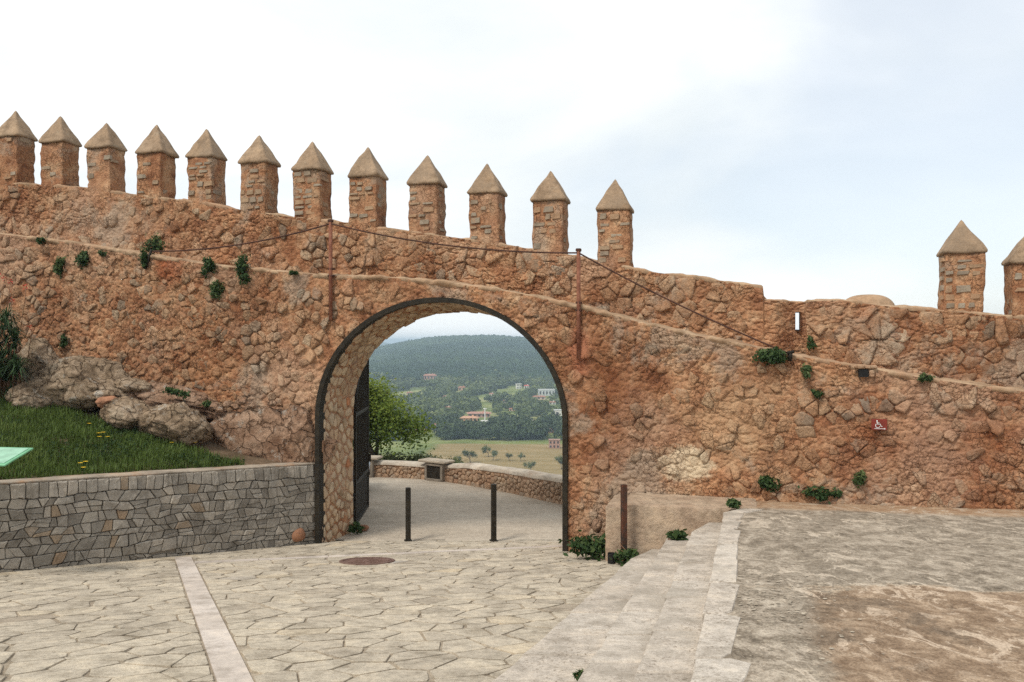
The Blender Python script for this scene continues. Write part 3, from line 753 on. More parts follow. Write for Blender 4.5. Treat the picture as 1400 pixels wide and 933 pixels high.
MER = [(-5, 152, 182, 250), (56, 159, 190, 254), (120, 168, 197, 262), (187, 171, 205, 269), (257, 177, 210, 277), (328, 185, 218, 290), (402, 193, 228, 298),
       (477, 201, 237, 310), (559, 212, 247, 320), (642, 223, 260, 332), (728, 234, 270, 342), (818, 245, 283, 364), (1291, 300, 342, 422), (1386, 316, 355, 430)]
MW, MT = .53, .44
for k, (px, ya, yc, yb) in enumerate(MER):
    s0 = wall_sz(px, yc, UO)[0]; pxc = px + 25
    z1 = wall_sz(pxc, yc + 4, UO)[1]; zb_ = min(float(utop_z(s0)), float(utop_z(s0 + MW))) - .12
    nz = 20; n_ = 10; V = []; per = []
    for i in range(n_): per.append((i / n_ * MW, 0))
    for i in range(8): per.append((MW, -i / 8 * MT))
    for i in range(n_): per.append((MW - i / n_ * MW, -MT))
    for i in range(8): per.append((0, -MT + i / 8 * MT))
    m = len(per)
    for j in range(nz):
        for (x, y) in per: V.append((s0 + x, zb_ + (z1 - zb_) * j / (nz - 1), y))
    V = np.array(V); c0 = np.array([s0 + MW / 2, 0, -MT / 2]); r = V - c0; r[:, 1] = 0; r /= np.linalg.norm(r, axis=1, keepdims=True)
    q = V + k * 7.7; dd = .028 * fbm(q * 5, 2, 61) + .022 * fbm(q * 13, 3, 63)
    V = V + r * dd[:, None]; lean = .05 * (rng.random() - .5); V[:, 0] += lean * (V[:, 1] - zb_)
    Vw = [WM(v[0], v[1], UO - .005 + v[2]) for v in V]
    Fq = [(j * m + i, j * m + (i + 1) % m, j * m + m + (i + 1) % m, j * m + m + i) for j in range(nz - 1) for i in range(m)]
    Fq.append(tuple(range((nz - 1) * m, nz * m)))
    mer = mk('merlon', Vw, Fq, M_MORTAR, upper, True)
    # cap
    za = wall_sz(pxc, ya, UO - MT / 2)[1]; ov = .03 + .012 * rng.random(); V = []; n2 = 8
    def ring(g, z):
        o = []
        hx, hy = (MW / 2 + ov) * g, (MT / 2 + ov) * g
        for i in range(n2): o.append((-hx + 2 * hx * i / n2, hy, z))
        for i in range(n2): o.append((hx, hy - 2 * hy * i / n2, z))
        for i in range(n2): o.append((hx - 2 * hx * i / n2, -hy, z))
        for i in range(n2): o.append((-hx, -hy + 2 * hy * i / n2, z))
        return o
    H = za - z1
    for g, z in ((.84, z1 - .01), (.97, z1 - .005), (1.0, z1 + .025), (.95, z1 + .06), (.78, z1 + .05 + .17 * H), (.6, z1 + .05 + .36 * H), (.4, z1 + .04 + .57 * H), (.2, z1 + .02 + .79 * H), (.07, za - .025)): V += ring(g, z)
    V.append((0, 0, za)); V = np.array(V); V[:, :2] += (s0 + MW / 2 + lean * (z1 - zb_), -MT / 2)
    V[:, :3] += .022 * np.stack([fbm(V * 6 + k, 2, 71), fbm(V * 6 + k + 9, 2, 73), fbm(V * 6 + k + 5, 2, 75)], 1)
    mm = 4 * n2; Fq = [(j * mm + i, j * mm + mm + i, j * mm + mm + (i + 1) % mm, j * mm + (i + 1) % mm) for j in range(8) for i in range(mm)]
    Fq += [(8 * mm + i, 9 * mm, 8 * mm + (i + 1) % mm) for i in range(mm)]; Fq.append(tuple(range(mm)))
    Fq = [tuple(reversed(f)) if len(f) < 10 else f for f in Fq]
    mk('cap', [WM(v[0], v[2], UO - .005 + v[1]) for v in V], Fq, M_CAP, mer, True)
    # grey stones showing in the faces
    many = k >= 4; z = zb_ + .2; stl = []
    while z < z1 - .09:
        hh = .04 + .07 * rng.random() ** 1.3; x = .0 + .03 * rng.random()
        while x < MW - .08:
            w = .09 + .12 * rng.random()
            if rng.random() < (.62 if many else .25) and x + w < MW + .02:
                pz = z + .015 * (rng.random() - .5)
                cpl = [(s0 + x, pz), (s0 + x + w, pz + .01), (s0 + x + w, pz + hh), (s0 + x + .01, pz + hh)]
                stl.append(stone(cpl, lambda a, b, o: WM(a, b, UO + .004 + o), .005 + .011 * rng.random(), .002, .05, .7, .9, .5, .08, .14))
            x += w + .02 + .04 * rng.random()
        z += hh + .02 + .035 * rng.random()
    sgn = 1 if k < 12 else 0
    z = zb_ + .2
    while z < z1 - .1:
        hh = .05 + .05 * rng.random()
        if rng.random() < (.7 if many else .25):
            y0 = .02 + .1 * rng.random(); w = .12 + .15 * rng.random(); se = s0 + MW if sgn else s0
            cpl = [(-y0 - w, z), (-y0, z), (-y0, z + hh), (-y0 - w, z + hh)]
            stl.append(stone(cpl, (lambda a, b, o: WM(se + o, b, UO + a)) if sgn else (lambda a, b, o: WM(se - o, b, UO + a)), .005 + .011 * rng.random(), .002, .05, .7, .9, .5, .08, .14))
        z += hh + .05 + .06 * rng.random()
    for v, f in stl: mk('stone', v, f, M_MERSTONE, mer, False, rng.random())
# ------------------------------------------------------------------ ground, road, steps, terrace
PROF = [(0, -4.2), (23, -4.4), (26, -6.5), (40, -12), (120, -34), (250, -46), (320, -48), (700, -47), (900, -42.5), (1200, -27), (1500, -9), (1750, 4.5), (2000, 3), (2400, -30), (3200, -40), (9000, -60)]
def ground_z(X, Y):
    X = np.asarray(X, float); Y = np.asarray(Y, float); d = np.hypot(X, Y); u = X / np.maximum(np.abs(Y), 1e-3)
    z = np.interp(d, [p[0] for p in PROF], [p[1] for p in PROF])
    front = sstep(-.2, .25, Y / np.maximum(d, 1e-3))
    hill = np.where(z > -47.5, (z + 47.5), 0) * (d > 600)
    side = np.exp(-(np.abs(u + .04) / .175) ** 2.1) * front
    left = 1 - .35 * sstep(-.085, -.21, u)
    z = np.where(d > 600, -47.5 + hill * side * left + np.minimum(z + 47.5, 0), z)
    far = sstep(200, 500, d)
    z = z + far * (1.2 * fbm(np.stack([X / 160, Y / 160, 0 * X], -1).reshape(-1, 3), 3, 81).reshape(X.shape))
    z = z + sstep(800, 1400, d) * 5.0 * fbm(np.stack([X / 300, Y / 300, 0 * X], -1).reshape(-1, 3), 2, 83).reshape(X.shape)
    return z + CZ
def terrain_mat():
    m = Mat('countryside', .95, .05); p = m.sep()
    n = m.noise(.02, 5, .6); f = m.noise(.25, 5, .7); g = m.noise(2.0, 4, .7)
    c = m.ramp(n, (.35, (.08, .105, .03)), (.48, (.17, .2, .06)), (.58, (.25, .26, .1)), (.7, (.31, .28, .14)))
    # the mown field in the valley floor
    e = m.math('ADD', p[1], m.math('MULTIPLY', m.noise(.02, 2), 14))
    fld = m.math('MULTIPLY', m.rng(e, 296, 300), m.rng(e, 395, 388))
    fld = m.math('MULTIPLY', fld, m.rng(m.math('ADD', p[0], m.math('MULTIPLY', m.noise(.05, 2), 10)), -34, -26))
    c = m.mix(c, m.ramp(m.noise(.07, 4, .6, 0, None, (.5, 2, 1)), (.35, (.22, .165, .07)), (.65, (.31, .225, .11))), fld)
    slope = m.rng(p[1], 240, 120); c = m.mix(c, m.ramp(f, (.35, (.05, .06, .025)), (.65, (.16, .14, .08))), slope)
    c = m.mix(c, m.ramp(g, (.3, (.7, .7, .7)), (.7, (1.2, 1.2, 1.2))), .6, 'MULTIPLY')
    m.color(c); m.bump(f, .6, .8); return m.m
M_LAND = terrain_mat()
ang = np.concatenate([np.linspace(-180, -26, 34)[:-1], np.linspace(-26, 18, 130), np.linspace(18, 180, 36)[1:]])
rad = np.concatenate([[.5, 8, 16, 23, 26], np.geomspace(30, 300, 40), np.linspace(310, 2400, 140), np.geomspace(2500, 9000, 14)])
A, R = np.meshgrid(np.radians(ang), rad, indexing='ij'); X, Y = R * np.sin(A), R * np.cos(A)
Z = ground_z(X, Y); na_, nr_ = X.shape; idx = np.arange(na_ * nr_).reshape(na_, nr_)
Q = np.stack([idx[:-1, :-1], idx[:-1, 1:], idx[1:, 1:], idx[1:, :-1]], 2).reshape(-1, 4)
tag(mk('ground', np.stack([X, Y, Z], 2).reshape(-1, 3), Q, M_LAND, None, True, origin='zero'), 'countryside rolling from the castle mound to wooded hills', 'ground', kind='structure')
# farther mountain
xs = np.linspace(-2200, 1200, 70); V = []
for x in xs:
    h = 44 * math.exp(-((x + 735) / 230) ** 2) - 46 + 8 * float(fbm(np.array([[x / 130, 0, 3]]), 4, 91)[0])
    for k, y in enumerate((4000, 4300, 4700, 5200, 6000)): V.append((x * (1 + k * .05), y, CZ - 50 + (h + 50) * (0, .45, 1, .6, 0)[k]))
idx = np.arange(len(V)).reshape(-1, 5); Q = np.stack([idx[:-1, :-1], idx[:-1, 1:], idx[1:, 1:], idx[1:, :-1]], 2).reshape(-1, 4)
tag(mk('mountain', V, Q, M_FOREST, None, True, tint=.4), 'distant pale blue mountain beyond the wooded hill', 'mountain', kind='structure')

# --- road bed under the flagstones
def sheet(name, f, x0, x1, y0, y1, n, m, mat, ok=None):
    xs, ys = np.linspace(x0, x1, n), np.linspace(y0, y1, m); X, Y = np.meshgrid(xs, ys, indexing='ij')
    idx = np.arange(n * m).reshape(n, m); Q = np.stack([idx[:-1, :-1], idx[1:, :-1], idx[1:, 1:], idx[:-1, 1:]], 2).reshape(-1, 4)
    V = np.stack([X, Y, f(X, Y)], 2).reshape(-1, 3)
    if ok is not None: k = ok(V[:, 0], V[:, 1]); Q = Q[k[Q].any(1)]
    return mk(name, V, Q, mat, None, True, origin='zero')
def joint_z(X, Y):
    p = np.stack([X * 6, Y * 6, 0 * X], -1).reshape(-1, 3); return road_z(Y) - .009 + .005 * fbm(p, 3, 95).reshape(X.shape)
RW0, RW1 = np.array((-3.42, 14.15)), np.array((-6.66, 10.8))
rw_d = (RW1 - RW0) / np.linalg.norm(RW1 - RW0); rw_n = np.array((-rw_d[1], rw_d[0]))
if rw_n[0] < 0: rw_n = -rw_n
E = {}
EDGE_PX = {1: ((867, 760), (670, 933), .1139), 2: ((910, 738), (801, 913), .0968), 3: ((950, 716), (867, 923), .0796), 4: ((990, 697), (950, 900), .0625)}
for k, (a, b, m_) in EDGE_PX.items():
    p, q = np.array(on_slope(*a, m_)), np.array(on_slope(*b, m_)); E[k] = (q, (p - q) / (p[1] - q[1]))
def edge_x(k, y): q, t = E[k]; return q[0] + t[0] * (y - q[1])
road = sheet('paved_road', joint_z, -8.5, 3.2, -2, 14.72, 150, 210, M_FLAGJ, lambda x, y: ((x - RW0[0]) * rw_n[0] + (y - RW0[1]) * rw_n[1] > -.3) & (x < edge_x(1, y) + .6))
tag(road, 'sloping paved road of irregular pale flagstones leading down to the archway', 'road', kind='structure')
# strips: pale slabs along and across the paving
SA0, SA1 = np.array(on_road(250, 762)), np.array(on_road(322, 933)); sa_d = (SA1 - SA0) / np.linalg.norm(SA1 - SA0); sa_n = np.array((-sa_d[1], sa_d[0]))
if sa_n[0] < 0: sa_n = -sa_n
SAW = .115
SB0, SB1 = np.array((-4.9, 11.62)), np.array((.86, 13.8)); sb_d = (SB1 - SB0) / np.linalg.norm(SB1 - SB0); sb_n = np.array((-sb_d[1], sb_d[0])); SBW = .10
SA_near = SA0 + sa_d * 11.5
def slab(poly, top, thick, fz, bev=.008):
    """a flat slab of any plan outline; fz gives the ground under it"""
    c = centroid(poly); p = np.array(poly); m = len(p); q = c + (p - c) * (1 - bev / (np.linalg.norm(p - c, axis=1, keepdims=True) + 1e-6))
    V = [(x, y, fz(x, y) - thick) for x, y in p] + [(x, y, fz(x, y) + top - bev) for x, y in p] + [(x, y, fz(x, y) + top) for x, y in q]
    Fc = []
    for k in (0, 1):
        for i in range(m): Fc.append((k * m + i, k * m + (i + 1) % m, k * m + m + (i + 1) % m, k * m + m + i))
    Fc.append(tuple(range(2 * m, 3 * m))); return V, Fc
rz = lambda x, y: road_z(y)
x = 0.0
while x < 11:
    L = .75 + .35 * rng.random(); a, b = SA0 + sa_d * (x + .004), SA0 + sa_d * (x + L - .004)
    v, f = slab([tuple(a - sa_n * SAW), tuple(b - sa_n * SAW), tuple(b + sa_n * SAW), tuple(a + sa_n * SAW)], .006 + .002 * rng.random(), .05, rz)
    mk('strip_slab', v, f, M_STRIP, road, False, rng.random()); x += L
x = .42; LB = np.linalg.norm(SB1 - SB0)
while x < LB:
    L = .6 + .5 * rng.random(); a, b = SB0 + sb_d * (x + .006), SB0 + sb_d * (min(x + L, LB + .3) - .006)
    v, f = slab([tuple(a - sb_n * SBW), tuple(b - sb_n * SBW), tuple(b + sb_n * SBW), tuple(a + sb_n * SBW)], .005 + .003 * rng.random(), .05, rz)
    mk('strip_slab', v, f, M_STRIP, road, False, rng.random() * .5); x += L
# edging slabs along the foot of the retaining wall
x = .6
while x < 6.5:
    L = .5 + .5 * rng.random(); a, b = RW0 + rw_d * (x + .006), RW0 + rw_d * (x + L - .006)
    if x > 2.0:
        v, f = slab([tuple(a + rw_n * .30), tuple(a + rw_n * .02), tuple(b + rw_n * .02), tuple(b + rw_n * .30)], .004 + .004 * rng.random(), .05, rz)
        mk('strip_slab', v, f, M_FLAG, road, False, .5 + .4 * rng.random())
    x += L
# flagstones
P = darts(-8, 3, 3.0, 14.9, lambda x, y: .2 + .3 * rng.random() ** 1.4, 9000, 1.1)
ca_, sa_ = math.cos(.35), math.sin(.35)
Pr = np.stack([P[:, 0] * ca_ + P[:, 1] * sa_, (-P[:, 0] * sa_ + P[:, 1] * ca_) * 1.3], 1)      # slightly long along one diagonal
cells = voronoi(Pr, 1.0)
cells = [[((x * ca_ - (y / 1.3) * sa_), (x * sa_ + (y / 1.3) * ca_)) for x, y in c] for c in cells]
def ccw(p): return p if poly_area(p) > 0 else p[::-1]
SA_L = [tuple(SA0 - sa_n * SAW), tuple(SA_near - sa_n * SAW)]; SA_R = [tuple(SA0 + sa_n * SAW), tuple(SA_near + sa_n * SAW)]
g = .012
def hp(a, b, inside):
    """half-plane through a and b that holds the point inside"""
    a, b = np.array(a, float), np.array(b, float); n = np.array((b[1] - a[1], a[0] - b[0])); c = n @ a
    if n @ np.array(inside, float) > c: n, c = -n, -c
    return n[0], n[1], c
rwp = lambda t, o: RW0 + rw_d * t + rw_n * o
hA_l = hp(SA0 - sa_n * (SAW + g), SA1 - sa_n * (SAW + g), SA0 - sa_n * 3); hA_r = hp(SA0 + sa_n * (SAW + g), SA1 + sa_n * (SAW + g), SA0 + sa_n * 3)
hB_n = hp(SB0 - sb_n * (SBW + g), SB1 - sb_n * (SBW + g), (0, 5)); hB_f = hp(SB0 + sb_n * (SBW + g), SB1 + sb_n * (SBW + g), (0, 20))
hRe = hp(rwp(0, .32), rwp(5, .32), (5, 5)); hR = hp(rwp(0, .03), rwp(5, .03), (5, 5))
hE = hp((edge_x(1, 0) - .01, 0), (edge_x(1, 10) - .01, 10), (-5, 5)); hW = hp((0, 12.9), (5, 12.9 - 1.35), (0, 0)); hY = (0, 1, 14.72); hX = (1, 0, 1.35); hX0 = (-1, 0, 3.45)
REG = [[hA_l, hRe], [hA_r, hB_n, hE, hX if False else (1, 0, 3), hR], [hA_r, hB_f, hR, hY, hX]]
items = []
for c in cells:
    if len(c) < 3: continue
    for reg in REG:
        q = ccw(c)
        for h_ in reg:
            q = clip_half(q, *h_)
            if len(q) < 3: break
        if len(q) < 3 or poly_area(q) < .012: continue
        dz = .003 * rng.random()
        v, f = stone(q, lambda x, y, o: (x, y, road_z(y) + o), .003 + dz, .005 + .008 * rng.random(), .04, .55, .93, .15, .08, .06, .004)
        items.append((v, f, poly_area(q) / (centroid(q)[1] ** 2), float(np.clip(.5 + .19 * rng.standard_normal(), 0, 1))))
place_stones(items, 'flagstone', M_FLAG, road, 300, False)

# --- steps between the paving and the terrace
MS = {0: .131, 1: .1139, 2: .0968, 3: .0796, 4: .0625}
def blk_y(x): return 12.28 - .27 * x                     # front of the rough-cast block the steps run into
steps = empty('stone_steps', (1.5, 9, road_z(9)))
tag(steps, 'flight of four long shallow steps of worn pale stone slabs rising to the terrace', 'steps')
for k in (1, 2, 3, 4):
    fz = lambda x, y, m_=MS[k]: CZ - 1.6 - m_ * y
    y = 2.3 + rng.random() * .4
    while y < 12.2:
        L = .55 + .55 * rng.random(); y1 = y + L
        if y > 10.6: y1 = 12.2
        if k < 4: xr0, xr1 = edge_x(k + 1, y) + .06, edge_x(k + 1, y1) + .06
        else:
            e = .2 + .3 * rng.random() ** 2.5; ep = e if y < 3 else ep; e = .55 * ep + .45 * e; ep = e; xr0, xr1 = edge_x(4, y) + e, edge_x(4, y1) + e * (.85 + .3 * rng.random())
        xl0, xl1 = edge_x(k, y), edge_x(k, y1)
        jt = .012 * (rng.random(4) - .5)
        poly = [(xl0 + jt[0], y + .013), (xr0, y + .013 + jt[1]), (xr1, y1 - .013 + jt[1]), (xl1 + jt[2], y1 - .013)]
        if k == 4 and rng.random() < .7:                  # broken inner corners
            poly = [poly[0], (xr0 - .08, y + .006), (xr0, y + .08), (xr1, y1 - .1), (xr1 - .1, y1 - .006), poly[3]]
        if y1 >= 12.2:
            poly = [p if p[1] < 11.5 else (p[0], blk_y(p[0]) - .004) for p in poly]
        # subdivide the outline a little so the edge is not dead straight
        pp = []
        for i in range(len(poly)):
            a, b = np.array(poly[i]), np.array(poly[(i + 1) % len(poly)]); pp.append(tuple(a))
            for t in (.33, .66): pp.append(tuple(a + (b - a) * t + (rng.random(2) - .5) * .016))
        v, f = slab(ccw(pp), (.007 if k == 4 else .0) + .006 * (rng.random() - .5), .3 if k < 4 else .3, fz, .014)
        mk('slab', v, f, M_STEP, steps, False, rng.random())
        y = y1
# --- terrace
def tz(X, Y):
    p = np.stack([X, Y, 0 * X], -1).reshape(-1, 3)
    return terr_z(Y) + (.012 * fbm(p * 1.3, 3, 101) + .006 * fbm(p * 7, 3, 103)).reshape(X.shape) - .004
def terr_ok(x, y): return (x > edge_x(4, y) + .12) & (y < 13.5 - .27 * x)
xs, ys = np.linspace(-.4, 13, 300), np.linspace(-2, 13.2, 300)
terrace = sheet('terrace', tz, -.6, 13, -2, 13.2, 300, 300, M_TERR, terr_ok)
tag(terrace, 'sloping terrace of weathered patched concrete above the steps', 'terrace', kind='structure')
# exposed pebbles in the worn patch beside the steps
V, Fc, T = [], [], []
for i in range(420):
    y = 4.4 + 3.0 * rng.random(); x = edge_x(4, y) + .25 + abs(rng.standard_normal()) * .35
    r = .005 + .012 * rng.random() ** 2; b = len(V); z = terr_z(y) - .002; a0 = rng.random() * 6
    for q in range(6): V.append((x + r * 1.3 * math.cos(a0 + q), y + r * math.sin(a0 + q), z + .002))
    V.append((x, y, z + r * .4)); Fc += [(b + q, b + (q + 1) % 6, b + 6) for q in range(6)]; T += [rng.random() * .3] * 7
tag(mk('pebbles', V, Fc, M_FLAG, None, True, np.array(T)), 'small pebbles showing in the worn concrete beside the steps', 'pebbles', kind='stuff')

# --- asphalt outside the gate
ASZ = -.012
def az(X, Y): return ASZ - .0 * X + .0 * Y - np.clip((X + 2.2) * -.0, 0, 1)
def asp(X, Y):
    p = np.stack([X * 1.2, Y * 1.2, 0 * X], -1).reshape(-1, 3); return ASZ + .01 * fbm(p, 3, 111).reshape(X.shape)
PAR = [(-11, 20.5), (-8.5, 21.4), (-6, 21.7), (-3.69, 21.5), (-1.9, 20.9), (-.34, 19.5), (1.1, 17.85), (2.4, 16.5), (4.2, 15.4)]
def cat(pts, n=14):
    pts = [np.array(p, float) for p in pts]; o = []
    for i in range(len(pts) - 1):
        p0, p1, p2, p3 = pts[max(i - 1, 0)], pts[i], pts[i + 1], pts[min(i + 2, len(pts) - 1)]
        for t in np.linspace(0, 1, n, endpoint=False):
            o.append(.5 * ((2 * p1) + (-p0 + p2) * t + (2 * p0 - 5 * p1 + 4 * p2 - p3) * t * t + (-p0 + 3 * p1 - 3 * p2 + p3) * t ** 3))
    o.append(pts[-1]); return np.array(o)
PC = cat(PAR)
def par_y(x): return np.interp(x, PC[:, 0], PC[:, 1])
asph = sheet('asphalt_road', asp, -12, 4.3, 14.2, 22.5, 120, 90, M_ASPH, lambda x, y: (y > 14.66 + .05 * np.sin(x * 3.1) + .04 * np.sin(x * 7.7)) & (y < par_y(x) + .25))
tag(asph, 'pale worn asphalt outside the archway', 'road', kind='structure')
# --- parapet beyond the asphalt
para = empty('parapet_wall', (PC[len(PC) // 2][0], PC[len(PC) // 2][1], 0))
tag(para, 'low curved rubble parapet with pale mortar top across the asphalt', 'wall')
PL = np.concatenate([[0], np.cumsum(np.linalg.norm(np.diff(PC, axis=0), axis=1))])
def pmap(q, z, off):                                       # q along, off towards the camera
    x, y = np.interp(q, PL, PC[:, 0]), np.interp(q, PL, PC[:, 1]); x2, y2 = np.interp(q + .05, PL, PC[:, 0]), np.interp(q + .05, PL, PC[:, 1])
    x1, y1 = np.interp(q - .05, PL, PC[:, 0]), np.interp(q - .05, PL, PC[:, 1])
    t = np.array((x2 - x1, y2 - y1)); t /= np.linalg.norm(t); n = np.array((t[1], -t[0]))
    if n[1] > 0: n = -n
    return (x + n[0] * off, y + n[1] * off, z)
def q_at_px(px): u = (px - 700) / F; k = np.argmin(np.abs(PC[:, 0] / PC[:, 1] - u)); return PL[k]
PH = lambda q: float(np.interp(q, [q_at_px(505), q_at_px(597), q_at_px(640), q_at_px(775)], [.36, .36, .47, .53])) 
qs = np.arange(0, PL[-1], .12); prof = [(.0, -.3), (.0, .15), (.0, .8), (.03, .88), (.03, 1.0), (-.2, 1.07), (-.42, 1.0), (-.42, -.9)]
V = []
for i, q in enumerate(qs):
    for o, zz in prof:
        nn = float(fbm(np.array([[q * 2.5, zz * 3, o * 3]]), 3, 121)[0]); V.append(pmap(q, ASZ + zz * PH(q) + .03 * nn, o + .03 * nn))
idx = np.arange(len(V)).reshape(-1, len(prof)); Q = np.stack([idx[:-1, :-1], idx[1:, :-1], idx[1:, 1:], idx[:-1, 1:]], 2).reshape(-1, 4)
V = np.array(V)
mk('wall_core', V, Q, M_MORTAR_P, para, True)
kk = 3
Vc = V.reshape(-1, len(prof), 3)[:, 3:7].copy(); Vc[..., 2] += .012; Vc[:, 0] = Vc[:, 0] + (0, -.012, -.01); idx = np.arange(len(Vc) * 4).reshape(-1, 4)
Q = np.stack([idx[:-1, :-1], idx[1:, :-1], idx[1:, 1:], idx[:-1, 1:]], 2).reshape(-1, 4); mk('coping', Vc.reshape(-1, 3), Q, M_PALE, para, True)
P = darts(4.5, PL[-1] - 2.5, .02, .47, lambda x, y: .075 + .07 * rng.random(), 4000)
items = []
for i, c in enumerate(voronoi(P, .3)):
    if len(c) < 3 or poly_area(c) < .002 or P[i][1] > PH(P[i][0]) * .84: continue
    c = clip_half(c, 0, 1, PH(P[i][0]) * .86)
    if len(c) < 3: continue
    v, f = stone(c, lambda x, y, o: pmap(x, ASZ + y, o), .02 + .03 * rng.random(), .006, .04, .7, .6, .4, .2, .1); items.append((v, f, poly_area(c), rng.random()))
place_stones(items, 'stone', M_STONE_P, para, 120)
for px in (500, 597):                                      # the two boxed drain openings
    q = q_at_px(px); c = np.array(pmap(q, 0, .06)); a = np.array(pmap(q + .3, 0, .06)) - c; rz_ = math.atan2(a[1], a[0])
    B = MB()
    for dx, dz, w, h in ((-.25, .21, .07, .44), (.25, .21, .07, .44), (0, .03, .56, .06), (0, .41, .56, .06)):
        B.box((c[0] + math.cos(rz_) * dx, c[1] + math.sin(rz_) * dx, ASZ + dz), (w, .16, h), rz_, .008)
    bx = B.build('drain_frame', M_GREYMORT, para, False)
    MB().box((c[0], c[1] - .0, ASZ + .22), (.46, .09, .34), rz_).build('opening_shade', M_IRON, bx)  # solid dark block standing in for the shade inside the opening
    MB().box((c[0] + .02, c[1] + .12, ASZ + .485), (.85, .45, .06), rz_, .015).build('cover_slab', M_FLAG, para, False, .1)
# ------------------------------------------------------------------ grey retaining wall
def rwm(q, z, off): p = RW0 + rw_d * q + rw_n * off; return (p[0], p[1], z)
def rw_top(q): return 1.41 + .0515 * q
RWL = 8.6
rwall = empty('retaining_wall', rwm(3, 0.3, -.15))
tag(rwall, 'low grey polygonal stone retaining wall holding up the grass bed', 'wall')
qs = np.linspace(-.15, RWL, 120); V = []
for q in qs:
    for off, z in ((0, -.4), (0, rw_top(q) - .03), (-.36, rw_top(q) - .03), (-.36, -.4)):
        V.append(rwm(q, z + .0, off - .035 if off == 0 else off))
idx = np.arange(len(V)).reshape(-1, 4); Q = np.stack([idx[:-1, :-1], idx[:-1, 1:], idx[1:, 1:], idx[1:, :-1]], 2).reshape(-1, 4)
mk('wall_core', V, Q, M_GREYMORT, rwall, True)
items = []
hs = [0.02, .22]
while hs[-1] < 1.7: hs.append(hs[-1] + .085 + .075 * rng.random())
def crs(k, q):                                              # wavy bed joint k
    w = 0 if k == 0 else .035 * float(vnoise(np.array([[q * 2.3, k * 3.7, 0]]), 401)[0]) + .022 * float(vnoise(np.array([[q * 6.5, k * 5.1, 0]]), 403)[0])
    return rw_top(q) - hs[k] + w
for k in range(len(hs) - 1):
    q0 = -.12 - .1 * rng.random(); tl0 = 0.0
    while q0 < RWL:
        hh = hs[k + 1] - hs[k]; w = (.1 + .08 * rng.random()) if k == 0 else (.075 + .17 * rng.random() ** 1.3)
        q1 = q0 + w; tl1 = (rng.random() - .5) * (.03 if k == 0 else .11) * min(1, w / .13)
        P_ = [(q0 - tl0, crs(k + 1, q0 - tl0)), ((q0 + q1) / 2, crs(k + 1, (q0 + q1) / 2)), (q1 - tl1, crs(k + 1, q1 - tl1)), (q1 + tl1, crs(k, q1 + tl1)), ((q0 + q1) / 2, crs(k, (q0 + q1) / 2)), (q0 + tl0, crs(k, q0 + tl0))]
        q0, tl0 = q1, tl1
        if P_[0][1] > P_[5][1] - .03 or P_[2][1] > P_[3][1] - .03 or max(x_ for x_, _ in P_) < 0: continue
        if P_[4][1] < road_z(14.15 - .717 * q1) - .02: continue
        P_ = clip_half(P_, -1, 0, .08)
        if len(P_) < 3 or poly_area(P_) < .003: continue
        parts = [P_]
        if w > .17 and hh > .12 and k and rng.random() < .45:  # split into two thin stones
            zm = np.mean([y_ for _, y_ in P_]); sl = (rng.random() - .5) * .4; cc = zm - sl * (q0 - w / 2)
            parts = [clip_half(P_, -sl, 1, cc), clip_half(P_, sl, -1, -cc)]
        for pp_ in parts:
            if len(pp_) < 3 or poly_area(pp_) < .003: continue
            v, f = stone(pp_, rwm, .006 + .026 * rng.random(), .004 + .003 * rng.random(), .06, .75, .85, .5, .09, .04, .1)
            t = rng.random() * .85 if rng.random() > .05 else .9 + .06 * rng.random()
            items.append((v, f, poly_area(pp_), t))
place_stones(items, 'stone', M_GREYSTONE, rwall, 300, False)
# one red boulder near the arch foot
v, f = stone([(.16, .14), (.36, .13), (.40, .25), (.33, .35), (.2, .36), (.12, .25)], rwm, .06, .0, .03, .6, .5, .2); mk('red_stone', v, f, M_REDROCK, rwall, True)
qs = np.arange(-.1, RWL, .08); V = []
for q in qs:
    for off, dz in ((-.02, -.03), (-.005, -.008), (-.03, .006), (-.2, .012), (-.36, .0), (-.37, -.06)):
        nn = float(fbm(np.array([[q * 4, off * 6, 0]]), 3, 131)[0]); V.append(rwm(q, rw_top(q) + dz + .012 * nn, off + .012 * nn))
idx = np.arange(len(V)).reshape(-1, 6); Q = np.stack([idx[:-1, :-1], idx[:-1, 1:], idx[1:, 1:], idx[1:, :-1]], 2).reshape(-1, 4)
mk('coping', V, Q, M_COPING, rwall, True)

# ------------------------------------------------------------------ grass bed
def bed_z(X, Y):
    X = np.asarray(X, float); Y = np.asarray(Y, float)
    r = -((X - RW0[0]) * rw_n[0] + (Y - RW0[1]) * rw_n[1]); q = (X - RW0[0]) * rw_d[0] + (Y - RW0[1]) * rw_d[1]
    rise = .27 * np.clip(r - .2, 0, 3.2) + .12 * np.clip(r - 3.4, 0, 6)
    return rw_top(q) - .04 + rise + .05 * fbm(np.stack([X * 1.1, Y * 1.1, 0 * X], -1).reshape(-1, 3), 3, 141).reshape(X.shape) * sstep(.2, .8, r)
def soil():
    m = Mat('bed_soil', .95, .1); n = m.noise(2.2, 5, .65); f = m.noise(30, 4, .7)
    c = m.ramp(n, (.35, (.09, .065, .04)), (.55, (.16, .11, .07)), (.7, (.24, .165, .11))); c = m.mix(c, m.ramp(f, (.3, (.6, .6, .6)), (.7, (1.3, 1.3, 1.3))), .7, 'MULTIPLY')
    m.color(c); m.bump(n, .5, .05); m.bump(f, .8, .02); return m.m
M_SOIL = soil()
def bed_ok(x, y): r = -((x - RW0[0]) * rw_n[0] + (y - RW0[1]) * rw_n[1]); return (r > .12) & (y < D0 - .27 * x + .3)
bed = sheet('garden_bed', bed_z, -14, -3.2, 7.5, 17.5, 150, 140, M_SOIL, bed_ok)
tag(bed, 'earth bank behind the grey retaining wall', 'bed', kind='structure')
